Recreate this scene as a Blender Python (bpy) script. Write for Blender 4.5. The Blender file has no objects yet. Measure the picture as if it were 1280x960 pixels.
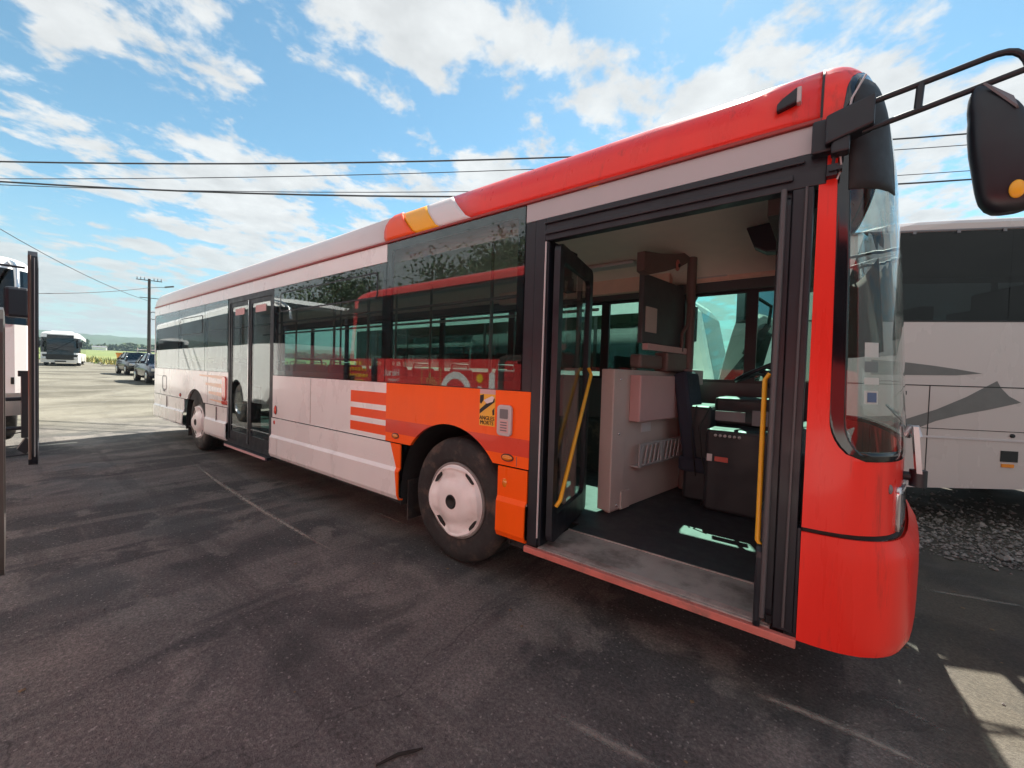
import bpy, math, random
from mathutils import Vector, Matrix, noise
R = math.radians
random.seed(7)
sc = bpy.context.scene
COL = sc.collection

# ------------------------------------------------------------------ camera, world, sun, exposure
CAM = Vector((2.2101, -2.1624, 1.4683))
cam_d = bpy.data.cameras.new('camera')
cam_d.sensor_width = 36.0
cam_d.lens = 510.0 / 1280.0 * 36.0
cam_d.clip_start = 0.02
cam_d.clip_end = 6000
cam = bpy.data.objects.new('camera', cam_d)
COL.objects.link(cam)
yaw, pitch, roll = R(37.602), R(1.6135), R(1.726)
F0 = Vector((-math.sin(yaw), math.cos(yaw), 0)); R0 = Vector((math.cos(yaw), math.sin(yaw), 0)); U0 = Vector((0, 0, 1))
Fv = F0 * math.cos(pitch) - U0 * math.sin(pitch); Uv = U0 * math.cos(pitch) + F0 * math.sin(pitch)
Rv = R0 * math.cos(roll) + Uv * math.sin(roll); U2 = Uv * math.cos(roll) - R0 * math.sin(roll)
M = Matrix((Rv, U2, -Fv)).transposed().to_4x4()
M.translation = CAM
cam.matrix_world = M
sc.camera = cam

SUN_EL, SUN_AZ = R(50), R(-12)          # azimuth measured from +Y towards +X
world = bpy.data.worlds.new('World'); sc.world = world; world.use_nodes = True
wn, wl = world.node_tree.nodes, world.node_tree.links
wn.clear()
def N(nt, t, **kw):
    n = nt.nodes.new(t)
    for k, v in kw.items():
        if k.startswith('i_'):
            key = k[2:]
            key = int(key) if key.isdigit() else key.replace('_', ' ')
            n.inputs[key].default_value = v
        else: setattr(n, k, v)
    return n
wt = world.node_tree
sky = N(wt, 'ShaderNodeTexSky', sky_type='NISHITA', sun_disc=False, sun_elevation=SUN_EL, sun_rotation=SUN_AZ,
        altitude=100, air_density=1.0, dust_density=0.12, ozone_density=2.0)
tc = N(wt, 'ShaderNodeTexCoord')
sep = N(wt, 'ShaderNodeSeparateXYZ'); wl.new(tc.outputs['Generated'], sep.inputs[0])
zc = N(wt, 'ShaderNodeMath', operation='MAXIMUM', i_1=0.0); wl.new(sep.outputs[2], zc.inputs[0])
za = N(wt, 'ShaderNodeMath', operation='ADD', i_1=0.10); wl.new(zc.outputs[0], za.inputs[0])
dx = N(wt, 'ShaderNodeMath', operation='DIVIDE'); wl.new(sep.outputs[0], dx.inputs[0]); wl.new(za.outputs[0], dx.inputs[1])
dy = N(wt, 'ShaderNodeMath', operation='DIVIDE'); wl.new(sep.outputs[1], dy.inputs[0]); wl.new(za.outputs[0], dy.inputs[1])
cmb = N(wt, 'ShaderNodeCombineXYZ'); wl.new(dx.outputs[0], cmb.inputs[0]); wl.new(dy.outputs[0], cmb.inputs[1])
mp = N(wt, 'ShaderNodeMapping'); wl.new(cmb.outputs[0], mp.inputs[0])
mp.inputs['Rotation'].default_value = (0, 0, R(35)); mp.inputs['Scale'].default_value = (1.0, 0.9, 1)
mp.inputs['Location'].default_value = (3.1, 1.7, 0.4)
n1 = N(wt, 'ShaderNodeTexNoise', i_Scale=3.9, i_Detail=14.0, i_Roughness=0.60, i_Distortion=0.12); wl.new(mp.outputs[0], n1.inputs['Vector'])
n2 = N(wt, 'ShaderNodeTexNoise', i_Scale=0.9, i_Detail=3.0, i_Roughness=0.5); wl.new(mp.outputs[0], n2.inputs['Vector'])
mul2 = N(wt, 'ShaderNodeMath', operation='MULTIPLY_ADD', i_1=0.34, i_2=-0.17); wl.new(n2.outputs[0], mul2.inputs[0])
sm = N(wt, 'ShaderNodeMath', operation='ADD'); wl.new(n1.outputs[0], sm.inputs[0]); wl.new(mul2.outputs[0], sm.inputs[1])
# more cloud low in the sky
hz = N(wt, 'ShaderNodeMapRange', i_1=0.0, i_2=0.45, i_3=0.10, i_4=0.0); wl.new(zc.outputs[0], hz.inputs[0])
sm2 = N(wt, 'ShaderNodeMath', operation='ADD'); wl.new(sm.outputs[0], sm2.inputs[0]); wl.new(hz.outputs[0], sm2.inputs[1])
# extra, brighter cloud added to the unseen sky behind the camera, lifting the shade
an = N(wt, 'ShaderNodeMapRange', interpolation_type='SMOOTHSTEP', i_1=-0.05, i_2=-0.50, i_3=0.0, i_4=1.0); wl.new(sep.outputs[1], an.inputs[0])
anc = N(wt, 'ShaderNodeMath', operation='MULTIPLY_ADD', i_1=0.14); wl.new(an.outputs[0], anc.inputs[0]); wl.new(sm2.outputs[0], anc.inputs[2]); sm2 = anc
anb = N(wt, 'ShaderNodeMath', operation='MULTIPLY_ADD', i_1=0.15, i_2=1.0); wl.new(an.outputs[0], anb.inputs[0])
ramp = N(wt, 'ShaderNodeMapRange', interpolation_type='SMOOTHSTEP', i_1=0.468, i_2=0.585, i_3=0.0, i_4=0.93); wl.new(sm2.outputs[0], ramp.inputs[0])
n3 = N(wt, 'ShaderNodeTexNoise', i_Scale=5.0, i_Detail=6.0, i_Roughness=0.6); wl.new(mp.outputs[0], n3.inputs['Vector'])
cb = N(wt, 'ShaderNodeMapRange', i_1=0.3, i_2=0.7, i_3=0.78, i_4=1.05); wl.new(n3.outputs[0], cb.inputs[0])
ccol = N(wt, 'ShaderNodeVectorMath', operation='SCALE'); ccol.inputs[0].default_value = (5.5, 5.6, 5.55); cbm = N(wt, 'ShaderNodeMath', operation='MULTIPLY'); wl.new(cb.outputs[0], cbm.inputs[0]); wl.new(anb.outputs[0], cbm.inputs[1]); wl.new(cbm.outputs[0], ccol.inputs['Scale'])
tint = N(wt, 'ShaderNodeMix', data_type='RGBA', blend_type='MULTIPLY'); tint.inputs[0].default_value = 1.0
wl.new(sky.outputs[0], tint.inputs[6]); tint.inputs[7].default_value = (0.90, 1.16, 1.02, 1)
mixc = N(wt, 'ShaderNodeMix', data_type='RGBA'); wl.new(ramp.outputs[0], mixc.inputs[0]); wl.new(tint.outputs[2], mixc.inputs[6]); wl.new(ccol.outputs[0], mixc.inputs[7])
vl = N(wt, 'ShaderNodeMapRange', interpolation_type='SMOOTHSTEP', i_1=0.0, i_2=0.30, i_3=0.78, i_4=0.0); wl.new(zc.outputs[0], vl.inputs[0])
veil = N(wt, 'ShaderNodeMix', data_type='RGBA'); wl.new(vl.outputs[0], veil.inputs[0]); wl.new(mixc.outputs[2], veil.inputs[6]); veil.inputs[7].default_value = (3.0, 3.5, 3.6, 1)
bg = N(wt, 'ShaderNodeBackground', i_Strength=0.060); wl.new(veil.outputs[2], bg.inputs[0])
wo = N(wt, 'ShaderNodeOutputWorld'); wl.new(bg.outputs[0], wo.inputs[0])

sun_d = bpy.data.lights.new('sun', 'SUN'); sun_d.energy = 5.0; sun_d.angle = R(0.55); sun_d.color = (1.0, 0.94, 0.84)
sun = bpy.data.objects.new('sun', sun_d); COL.objects.link(sun)
sdir = Vector((math.sin(SUN_AZ) * math.cos(SUN_EL), math.cos(SUN_AZ) * math.cos(SUN_EL), math.sin(SUN_EL)))
sun.rotation_euler = sdir.to_track_quat('Z', 'Y').to_euler()
sun.location = sdir * 60

sc.view_settings.view_transform = 'Standard'; sc.view_settings.look = 'None'
sc.view_settings.exposure = 1.5; sc.view_settings.gamma = 1.0; sc.view_settings.use_curve_mapping = False
cy = sc.cycles
cy.max_bounces = 10; cy.transparent_max_bounces = 40; cy.glossy_bounces = 6; cy.diffuse_bounces = 5; cy.transmission_bounces = 8
cy.volume_bounces = 0; cy.caustics_reflective = False; cy.caustics_refractive = False; cy.sample_clamp_indirect = 6.0
try:
    cy.use_denoising = True; cy.denoiser = 'OPENIMAGEDENOISE'
except Exception: pass

# ------------------------------------------------------------------ materials
MATS = {}
def mat(name, col, rough=0.5, metal=0.0, coat=0.0, var=0.0, vscale=6.0, bump=0.0, bscale=60.0, spec=0.5, dirt=None, dscale=3.0, dlo=0.5, dhi=0.75, stretch=None):
    if name in MATS: return MATS[name]
    m = bpy.data.materials.new(name); m.use_nodes = True
    nt = m.node_tree; b = nt.nodes['Principled BSDF']; L = nt.links
    b.inputs['Roughness'].default_value = rough; b.inputs['Metallic'].default_value = metal
    b.inputs['Coat Weight'].default_value = coat; b.inputs['Coat Roughness'].default_value = 0.06
    b.inputs['Specular IOR Level'].default_value = spec
    c4 = (*col, 1)
    tcn = N(nt, 'ShaderNodeTexCoord'); src = tcn.outputs['Object']
    if stretch:
        mpn = N(nt, 'ShaderNodeMapping'); mpn.inputs['Scale'].default_value = stretch; L.new(src, mpn.inputs[0]); src = mpn.outputs[0]
    out = None
    if var > 0:
        nz = N(nt, 'ShaderNodeTexNoise', i_Scale=vscale, i_Detail=5.0, i_Roughness=0.6); L.new(src, nz.inputs['Vector'])
        mr = N(nt, 'ShaderNodeMapRange', i_1=0.25, i_2=0.75, i_3=1 - var, i_4=1 + var); L.new(nz.outputs[0], mr.inputs[0])
        mx = N(nt, 'ShaderNodeMix', data_type='RGBA', blend_type='MULTIPLY'); mx.inputs[0].default_value = 1
        mx.inputs[6].default_value = c4; L.new(mr.outputs[0], mx.inputs[7]); out = mx.outputs[2]
        mr2 = N(nt, 'ShaderNodeMapRange', i_1=0.3, i_2=0.7, i_3=max(0.02, rough * 0.8), i_4=min(1, rough * 1.3)); L.new(nz.outputs[0], mr2.inputs[0])
        L.new(mr2.outputs[0], b.inputs['Roughness'])
    if dirt:
        nd = N(nt, 'ShaderNodeTexNoise', i_Scale=dscale, i_Detail=8.0, i_Roughness=0.65); L.new(src, nd.inputs['Vector'])
        md = N(nt, 'ShaderNodeMapRange', interpolation_type='SMOOTHSTEP', i_1=dlo, i_2=dhi, i_3=0.0, i_4=0.75); L.new(nd.outputs[0], md.inputs[0])
        m2 = N(nt, 'ShaderNodeMix', data_type='RGBA'); L.new(md.outputs[0], m2.inputs[0])
        if out: L.new(out, m2.inputs[6])
        else: m2.inputs[6].default_value = c4
        m2.inputs[7].default_value = (*dirt, 1); out = m2.outputs[2]
    if out: L.new(out, b.inputs['Base Color'])
    else: b.inputs['Base Color'].default_value = c4
    if bump > 0:
        nb = N(nt, 'ShaderNodeTexNoise', i_Scale=bscale, i_Detail=4.0); L.new(tcn.outputs['Object'], nb.inputs['Vector'])
        bp = N(nt, 'ShaderNodeBump', i_Strength=bump, i_Distance=0.01); L.new(nb.outputs[0], bp.inputs['Height']); L.new(bp.outputs[0], b.inputs['Normal'])
    MATS[name] = m
    return m

def glass(name, tint, r0=0.045, dirty=0.0):
    if name in MATS: return MATS[name]
    m = bpy.data.materials.new(name); m.use_nodes = True
    nt = m.node_tree; L = nt.links; nt.nodes.clear()
    o = N(nt, 'ShaderNodeOutputMaterial')
    lw = N(nt, 'ShaderNodeLayerWeight', i_Blend=0.5)
    pw = N(nt, 'ShaderNodeMath', operation='POWER', i_1=5.0); L.new(lw.outputs['Facing'], pw.inputs[0])
    ma = N(nt, 'ShaderNodeMath', operation='MULTIPLY_ADD', i_1=1 - r0, i_2=r0); L.new(pw.outputs[0], ma.inputs[0])
    tr = N(nt, 'ShaderNodeBsdfTransparent'); tr.inputs[0].default_value = (*tint, 1)
    gl = N(nt, 'ShaderNodeBsdfGlossy', i_Roughness=0.0); gl.inputs[0].default_value = (1, 1, 1, 1)
    mx = N(nt, 'ShaderNodeMixShader'); L.new(ma.outputs[0], mx.inputs[0]); L.new(tr.outputs[0], mx.inputs[1]); L.new(gl.outputs[0], mx.inputs[2])
    last = mx
    if dirty > 0:
        df = N(nt, 'ShaderNodeBsdfDiffuse'); df.inputs[0].default_value = (0.45, 0.40, 0.36, 1)
        tcn = N(nt, 'ShaderNodeTexCoord'); nz = N(nt, 'ShaderNodeTexNoise', i_Scale=2.5, i_Detail=7.0, i_Roughness=0.6); L.new(tcn.outputs['Object'], nz.inputs['Vector'])
        mr = N(nt, 'ShaderNodeMapRange', i_1=0.3, i_2=0.8, i_3=dirty * 0.3, i_4=dirty); L.new(nz.outputs[0], mr.inputs[0])
        m2 = N(nt, 'ShaderNodeMixShader'); L.new(mr.outputs[0], m2.inputs[0]); L.new(mx.outputs[0], m2.inputs[1]); L.new(df.outputs[0], m2.inputs[2]); last = m2
    L.new(last.outputs[0], o.inputs[0])
    MATS[name] = m
    return m

WHITE = mat('white paint', (0.80, 0.79, 0.78), 0.28, coat=0.45, spec=0.4, var=0.04, vscale=2.0, dirt=(0.40, 0.35, 0.32), dscale=1.6, dlo=0.60, dhi=0.95, stretch=(1, 1, 0.6))
WHITER = mat('white roof edge', (0.70, 0.66, 0.65), 0.45, spec=0.3, var=0.05, vscale=2.0)
BAND = mat('darker red band', (0.66, 0.050, 0.018), 0.32, coat=0.12, spec=0.3, var=0.06)
RED = mat('red paint', (0.78, 0.034, 0.022), 0.30, coat=0.12, spec=0.3, var=0.07, vscale=2.5, dirt=(0.22, 0.03, 0.02), dscale=5.0, dlo=0.54, dhi=0.80, stretch=(3.5, 3.5, 0.35))
ORANGE = mat('orange paint', (0.95, 0.115, 0.004), 0.32, coat=0.0, spec=0.22, var=0.05, vscale=2.5, dirt=(0.45, 0.10, 0.03), dscale=5.0, dlo=0.62, dhi=0.92, stretch=(2, 2, 0.6))
STRIPE = mat('deep orange film', (0.85, 0.085, 0.010), 0.35, coat=0.05, spec=0.25, var=0.05)
PEACH = mat('faded orange film', (0.80, 0.48, 0.30), 0.35, coat=0.3, var=0.15, vscale=3.0)
YELLOWP = mat('amber paint', (0.90, 0.40, 0.008), 0.35, coat=0.05, spec=0.25, var=0.04)
GREYP = mat('silver grey paint', (0.42, 0.40, 0.41), 0.35, coat=0.3, var=0.06, vscale=3, dirt=(0.25, 0.22, 0.2), dscale=4, dlo=0.62, dhi=0.9)
GUTTER = mat('dark red gutter', (0.28, 0.03, 0.025), 0.4, var=0.1)
BLACK = mat('black plastic', (0.009, 0.011, 0.017), 0.42, var=0.12, vscale=8)
BLACKG = mat('black gloss band', (0.008, 0.008, 0.011), 0.10, coat=0.3, var=0.1)
RUBBER = mat('tyre rubber', (0.022, 0.021, 0.021), 0.75, var=0.2, vscale=12, bump=0.3, bscale=80, dirt=(0.12, 0.085, 0.065), dscale=5.0, dlo=0.47, dhi=0.66)
UNDER = mat('dark underside', (0.02, 0.02, 0.02), 0.8, var=0.2)
HUB = mat('hub white plastic', (0.84, 0.82, 0.80), 0.35, var=0.06, vscale=8, dirt=(0.30, 0.25, 0.22), dscale=7, dlo=0.58, dhi=0.85)
STEEL = mat('chrome steel', (0.62, 0.62, 0.63), 0.18, metal=1.0, var=0.05)
ALU = mat('tread plate', (0.42, 0.39, 0.37), 0.5, metal=0.25, var=0.15, vscale=5, bump=0.3, bscale=160, dirt=(0.10, 0.09, 0.08), dscale=4, dlo=0.45, dhi=0.7)
FLOORM = mat('dark vinyl floor', (0.035, 0.036, 0.042), 0.5, var=0.2, vscale=10, bump=0.1, bscale=200)
CREAM = mat('cream ceiling', (0.78, 0.66, 0.58), 0.6, var=0.05)
TAUPE = mat('taupe panel', (0.60, 0.49, 0.45), 0.5, var=0.08, vscale=4)
PINK = mat('pale pink box', (0.62, 0.38, 0.37), 0.5, var=0.06)
BROWN = mat('brown trim', (0.16, 0.105, 0.095), 0.5, var=0.1)
DARKGREY = mat('dark grey panel', (0.075, 0.075, 0.08), 0.5, var=0.1)
MIDGREY = mat('mid grey plastic', (0.16, 0.16, 0.17), 0.5, var=0.08)
SIGNGREY = mat('pale grey plastic', (0.50, 0.47, 0.47), 0.45, var=0.05)
YELLOW = mat('yellow handrail', (0.80, 0.42, 0.02), 0.35, var=0.06)
AMBER = mat('amber lens', (0.70, 0.22, 0.01), 0.15, coat=0.6)
REDLENS = mat('red lens', (0.62, 0.05, 0.03), 0.15, coat=0.6)
PAPER = mat('white sticker', (0.72, 0.66, 0.66), 0.5, var=0.05)
INK = mat('black ink', (0.012, 0.012, 0.012), 0.6)
LENS = mat('headlamp lens', (0.55, 0.56, 0.58), 0.08, metal=0.6, coat=0.8)
SEATM = mat('dark seat fabric', (0.030, 0.034, 0.055), 0.85, var=0.25, vscale=30)
ORANGESEAT = mat('orange seat trim', (0.55, 0.16, 0.04), 0.7, var=0.1)
G_NEAR = glass('tinted side glass', (0.68, 0.73, 0.73), 0.06, 0.015)
G_FAR = glass('green tinted glass', (0.64, 0.90, 0.81), 0.03, 0.015)
G_CLEAR = glass('windscreen glass', (0.78, 0.87, 0.85), 0.05, 0.03)
G_DARK = glass('dark coach glass', (0.10, 0.12, 0.12), 0.055, 0.0)
G_CAR = glass('car glass', (0.2, 0.25, 0.25), 0.05)

# ------------------------------------------------------------------ mesh helpers
class MB:
    def __init__(s): s.v = []; s.f = []; s.m = []; s.sm = []
    def add(s, vs, fs, mi=0, smooth=False):
        o = len(s.v); s.v += [tuple(v) for v in vs]
        for f in fs: s.f.append([i + o for i in f]); s.m.append(mi); s.sm.append(smooth)
        return s
    def box(s, a, b, mi=0):
        (x0, y0, z0), (x1, y1, z1) = a, b
        x0, x1 = min(x0, x1), max(x0, x1); y0, y1 = min(y0, y1), max(y0, y1); z0, z1 = min(z0, z1), max(z0, z1)
        return s.add([(x0,y0,z0),(x1,y0,z0),(x1,y1,z0),(x0,y1,z0),(x0,y0,z1),(x1,y0,z1),(x1,y1,z1),(x0,y1,z1)],
              [(0,3,2,1),(4,5,6,7),(0,1,5,4),(1,2,6,5),(2,3,7,6),(3,0,4,7)], mi)
    def obox(s, c, ax, ay, az, mi=0):          # oriented box: centre and three half-axis vectors
        c, ax, ay, az = Vector(c), Vector(ax), Vector(ay), Vector(az)
        vs = [c + ax*i + ay*j + az*k for k in (-1, 1) for (i, j) in ((-1,-1),(1,-1),(1,1),(-1,1))]
        return s.add(vs, [(0,3,2,1),(4,5,6,7),(0,1,5,4),(1,2,6,5),(2,3,7,6),(3,0,4,7)], mi)
    def prism(s, pts, fn, d0, d1, mi=0):       # pts in 2D; fn(p, d) -> 3D
        n = len(pts); vs = [fn(p, d0) for p in pts] + [fn(p, d1) for p in pts]
        fs = [tuple(range(n - 1, -1, -1)), tuple(range(n, 2 * n))] + [(i, (i + 1) % n, (i + 1) % n + n, i + n) for i in range(n)]
        return s.add(vs, fs, mi)
    def xz(s, pts, y0, y1, mi=0): return s.prism(pts, lambda p, d: (p[0], d, p[1]), y0, y1, mi)
    def yz(s, pts, x0, x1, mi=0): return s.prism(pts, lambda p, d: (d, p[0], p[1]), x0, x1, mi)
    def xy(s, pts, z0, z1, mi=0): return s.prism(pts, lambda p, d: (p[0], p[1], d), z0, z1, mi)
    def ring(s, outer, inner, y0, y1, mi=0):   # flat frame in x-z with equal point counts
        n = len(outer)
        vs = [(p[0], y0, p[1]) for p in outer] + [(p[0], y0, p[1]) for p in inner] + [(p[0], y1, p[1]) for p in outer] + [(p[0], y1, p[1]) for p in inner]
        fs = []
        for i in range(n):
            j = (i + 1) % n
            fs += [(i, j, n + j, n + i), (2*n+i, 3*n+i, 3*n+j, 2*n+j), (i, 2*n+i, 2*n+j, j), (n+i, n+j, 3*n+j, 3*n+i)]
        return s.add(vs, fs, mi)
    def tube(s, path, r, n=8, mi=0, caps=True):
        P = [Vector(p) for p in path]; rs = r if isinstance(r, (list, tuple)) else [r] * len(P)
        vs = []; up = None
        for i, p in enumerate(P):
            t = (P[min(i + 1, len(P) - 1)] - P[max(i - 1, 0)]).normalized()
            if up is None: up = Vector((0, 0, 1)) if abs(t.z) < 0.9 else Vector((1, 0, 0))
            a = t.cross(up).normalized(); b = a.cross(t).normalized(); up = b
            for k in range(n):
                an = 2 * math.pi * k / n; vs.append(p + (a * math.cos(an) + b * math.sin(an)) * rs[i])
        fs = [(i*n+k, i*n+(k+1) % n, (i+1)*n+(k+1) % n, (i+1)*n+k) for i in range(len(P)-1) for k in range(n)]
        s.add(vs, fs, mi, True)
        if caps: s.add(vs[:n], [tuple(range(n - 1, -1, -1))], mi); s.add(vs[-n:], [tuple(range(n))], mi)
        return s
    def lathe_y(s, prof, c, n=48, mi=0, smooth=True, cap=False):   # prof: (radius, y); axis along y through c
        vs = []
        for (r, y) in prof:
            for k in range(n):
                a = 2 * math.pi * k / n; vs.append((c[0] + r * math.cos(a), c[1] + y, c[2] + r * math.sin(a)))
        fs = [(i*n+k, i*n+(k+1) % n, (i+1)*n+(k+1) % n, (i+1)*n+k) for i in range(len(prof)-1) for k in range(n)]
        s.add(vs, fs, mi, smooth)
        if cap: s.add(vs[:n], [tuple(range(n))], mi); s.add(vs[-n:], [tuple(range(n))], mi)
        return s
    def grid(s, rows, mi=0, smooth=True):      # rows of equal-length 3D point lists
        n = len(rows[0]); vs = [p for r in rows for p in r]
        fs = [(i*n+j, i*n+j+1, (i+1)*n+j+1, (i+1)*n+j) for i in range(len(rows)-1) for j in range(n-1)]
        return s.add(vs, fs, mi, smooth)
    def ball(s, c, r, n=10, mi=0, sc3=(1, 1, 1)):
        rows = []
        for i in range(n + 1):
            th = math.pi * i / n
            rows.append([(c[0]+r*sc3[0]*math.sin(th)*math.cos(2*math.pi*j/(2*n)), c[1]+r*sc3[1]*math.sin(th)*math.sin(2*math.pi*j/(2*n)), c[2]+r*sc3[2]*math.cos(th)) for j in range(2*n+1)])
        return s.grid(rows, mi)
    def build(s, name, mats, parent=None, loc=None, rot=None, bevel=0.0, solid=0.0, fix=True, weld=False):
        me = bpy.data.meshes.new(name); me.from_pydata(s.v, [], s.f)
        ms = mats if isinstance(mats, (list, tuple)) else [mats]
        for m in ms: me.materials.append(m)
        me.polygons.foreach_set('material_index', s.m); me.polygons.foreach_set('use_smooth', s.sm); me.update()
        if fix:
            import bmesh
            bm = bmesh.new(); bm.from_mesh(me)
            if weld: bmesh.ops.remove_doubles(bm, verts=bm.verts, dist=0.003)
            bmesh.ops.recalc_face_normals(bm, faces=bm.faces); bm.to_mesh(me); bm.free()
        o = bpy.data.objects.new(name, me); COL.objects.link(o)
        if parent is not None: o.parent = parent
        if loc is not None: o.location = loc
        if rot is not None: o.rotation_euler = rot
        if bevel > 0:
            b = o.modifiers.new('bevel', 'BEVEL'); b.width = bevel; b.segments = 2; b.limit_method = 'ANGLE'; b.angle_limit = R(40)
        if solid > 0:
            b = o.modifiers.new('thickness', 'SOLIDIFY'); b.thickness = solid; b.offset = -1; b.use_rim = not weld
        return o
def thing(name, label, cat, loc=(0, 0, 0), rz=0.0, group=None):
    o = bpy.data.objects.new(name, None); COL.objects.link(o); o.location = loc; o.rotation_euler = (0, 0, rz)
    o.empty_display_size = 0.3
    return tag(o, label, cat, group)
def tag(o, label, cat, group=None):
    o['label'] = label; o['category'] = cat
    if group: o['group'] = group
    return o
def struct(o, kind='structure'): o['kind'] = kind; return o
def text(name, s, size, m, parent, loc, rot, ext=0.0015, sx=1.0, align='LEFT'):
    cu = bpy.data.curves.new(name, 'FONT'); cu.body = s; cu.size = size; cu.extrude = ext; cu.align_x = align; cu.resolution_u = 3
    t = bpy.data.objects.new(name, cu); COL.objects.link(t)
    dg = bpy.context.evaluated_depsgraph_get(); me = bpy.data.meshes.new_from_object(t.evaluated_get(dg))
    bpy.data.objects.remove(t); bpy.data.curves.remove(cu)
    me.materials.clear(); me.materials.append(m)
    o = bpy.data.objects.new(name, me); COL.objects.link(o); o.parent = parent; o.location = loc; o.rotation_euler = rot; o.scale = (sx, 1, 1)
    return o
def rect(x0, z0, x1, z1): return [(x0, z0), (x1, z0), (x1, z1), (x0, z1)]
def rrect(x0, z0, x1, z1, r, n=5):
    pts = []
    for cx, cz, a0 in ((x1-r, z0+r, -90), (x1-r, z1-r, 0), (x0+r, z1-r, 90), (x0+r, z0+r, 180)):
        for k in range(n + 1):
            a = R(a0 + 90 * k / n); pts.append((cx + r*math.cos(a), cz + r*math.sin(a)))
    return pts
def interp(tab, x):
    if x <= tab[0][0]: return tab[0][1]
    for (a, b), (c, d) in zip(tab, tab[1:]):
        if x <= c: return b + (d - b) * (x - a) / (c - a)
    return tab[-1][1]

# ------------------------------------------------------------------ ground, field, hills
def gz(x, y):                                   # the yard climbs gently towards its far end
    return interp([(-400, 8.4), (-88, 1.35), (-53, 0.80), (-34, 0.58), (-24, 0.38), (-16, 0.10), (-10, 0.0)], x)
def ground_material():
    m = bpy.data.materials.new('asphalt yard'); m.use_nodes = True; nt = m.node_tree; L = nt.links
    b = nt.nodes['Principled BSDF']; tcn = N(nt, 'ShaderNodeTexCoord'); g = N(nt, 'ShaderNodeNewGeometry'); P = g.outputs['Position']
    def noise_(sc_, det=6.0, ro=0.6, st=None, loc=(0, 0, 0), dist=0.0):
        n = N(nt, 'ShaderNodeTexNoise', i_Scale=sc_, i_Detail=det, i_Roughness=ro, i_Distortion=dist)
        mpn = N(nt, 'ShaderNodeMapping'); mpn.inputs['Location'].default_value = loc
        if st: mpn.inputs['Scale'].default_value = st[0]; mpn.inputs['Rotation'].default_value = (0, 0, st[1])
        L.new(P, mpn.inputs[0]); L.new(mpn.outputs[0], n.inputs['Vector']); return n.outputs[0]
    def rng(src, a, b_, c, d, smooth=True):
        r = N(nt, 'ShaderNodeMapRange', i_1=a, i_2=b_, i_3=c, i_4=d)
        if smooth: r.interpolation_type = 'SMOOTHSTEP'
        L.new(src, r.inputs[0]); return r.outputs[0]
    def mix(f, a, b_, mode='MIX'):
        x = N(nt, 'ShaderNodeMix', data_type='RGBA', blend_type=mode)
        if isinstance(f, float): x.inputs[0].default_value = f
        else: L.new(f, x.inputs[0])
        for i, v in ((6, a), (7, b_)):
            if isinstance(v, tuple): x.inputs[i].default_value = (*v, 1)
            else: L.new(v, x.inputs[i])
        return x.outputs[2]
    big = noise_(0.55, 4.0, 0.55, dist=0.4)
    med = noise_(1.7, 7.0, 0.6, loc=(4, 2, 0), dist=0.3)
    fine = noise_(55, 4.0, 0.7)
    grit = noise_(170, 2.0, 0.6)
    streak = noise_(1.3, 7.0, 0.62, st=((0.5, 2.6, 1), R(-14)), loc=(2, 9, 0), dist=0.3)
    oil = noise_(1.1, 5.0, 0.55, loc=(7.3, 1.2, 0), dist=0.8)
    c = mix(rng(big, 0.44, 0.56, 0, 1), (0.064, 0.065, 0.064), (0.128, 0.119, 0.112))
    c = mix(rng(med, 0.52, 0.62, 0, 0.75), c, (0.195, 0.182, 0.165))
    c = mix(rng(streak, 0.56, 0.72, 0, 0.6), c, (0.13, 0.12, 0.11))
    trk = noise_(0.9, 5.0, 0.55, st=((2.4, 0.28, 1), R(28)), loc=(11, 3, 0), dist=0.15)
    c = mix(rng(trk, 0.50, 0.58, 0, 0.6), c, (0.178, 0.166, 0.152))
    trk2 = noise_(1.0, 6.0, 0.6, st=((0.22, 2.2, 1), R(4)), loc=(5, 8, 0), dist=0.1)
    c = mix(rng(trk2, 0.54, 0.62, 0, 0.45), c, (0.058, 0.055, 0.053))
    c = mix(rng(oil, 0.58, 0.68, 0, 0.6), c, (0.030, 0.030, 0.029))
    def voro(scale, feat, out='Distance'):
        v = N(nt, 'ShaderNodeTexVoronoi', feature=feat, i_Scale=scale); L.new(P, v.inputs['Vector']); return v.outputs[out]
    agg = voro(120, 'F1', 'Color'); sa = N(nt, 'ShaderNodeSeparateColor'); L.new(agg, sa.inputs[0])
    c = mix(1.0, c, mix(rng(sa.outputs[0], 0.0, 1.0, 0, 1, False), (0.80, 0.80, 0.80), (1.22, 1.20, 1.18)), 'MULTIPLY')
    c = mix(rng(sa.outputs[1], 0.975, 0.99, 0, 0.6), c, (0.30, 0.28, 0.26))
    nw = N(nt, 'ShaderNodeVectorMath', operation='ADD'); L.new(P, nw.inputs[0]); nn = N(nt, 'ShaderNodeTexNoise', i_Scale=1.6, i_Detail=5.0); L.new(P, nn.inputs['Vector']); L.new(nn.outputs['Color'], nw.inputs[1])
    cv = N(nt, 'ShaderNodeTexVoronoi', feature='DISTANCE_TO_EDGE', i_Scale=0.2); L.new(nw.outputs[0], cv.inputs['Vector'])
    c = mix(rng(cv.outputs['Distance'], 0.0022, 0.0, 0, 0.45), c, (0.018, 0.018, 0.018))
    # pale stony dust beyond the rear of the bus
    sp = N(nt, 'ShaderNodeSeparateXYZ'); L.new(P, sp.inputs[0])
    sx = N(nt, 'ShaderNodeMath', operation='MULTIPLY_ADD', i_1=6.0, i_2=-3.0); L.new(big, sx.inputs[0])
    sxx = N(nt, 'ShaderNodeMath', operation='ADD'); L.new(sp.outputs[0], sxx.inputs[0]); L.new(sx.outputs[0], sxx.inputs[1])
    far = rng(sxx.outputs[0], -9.0, -13.0, 0, 1)
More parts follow.
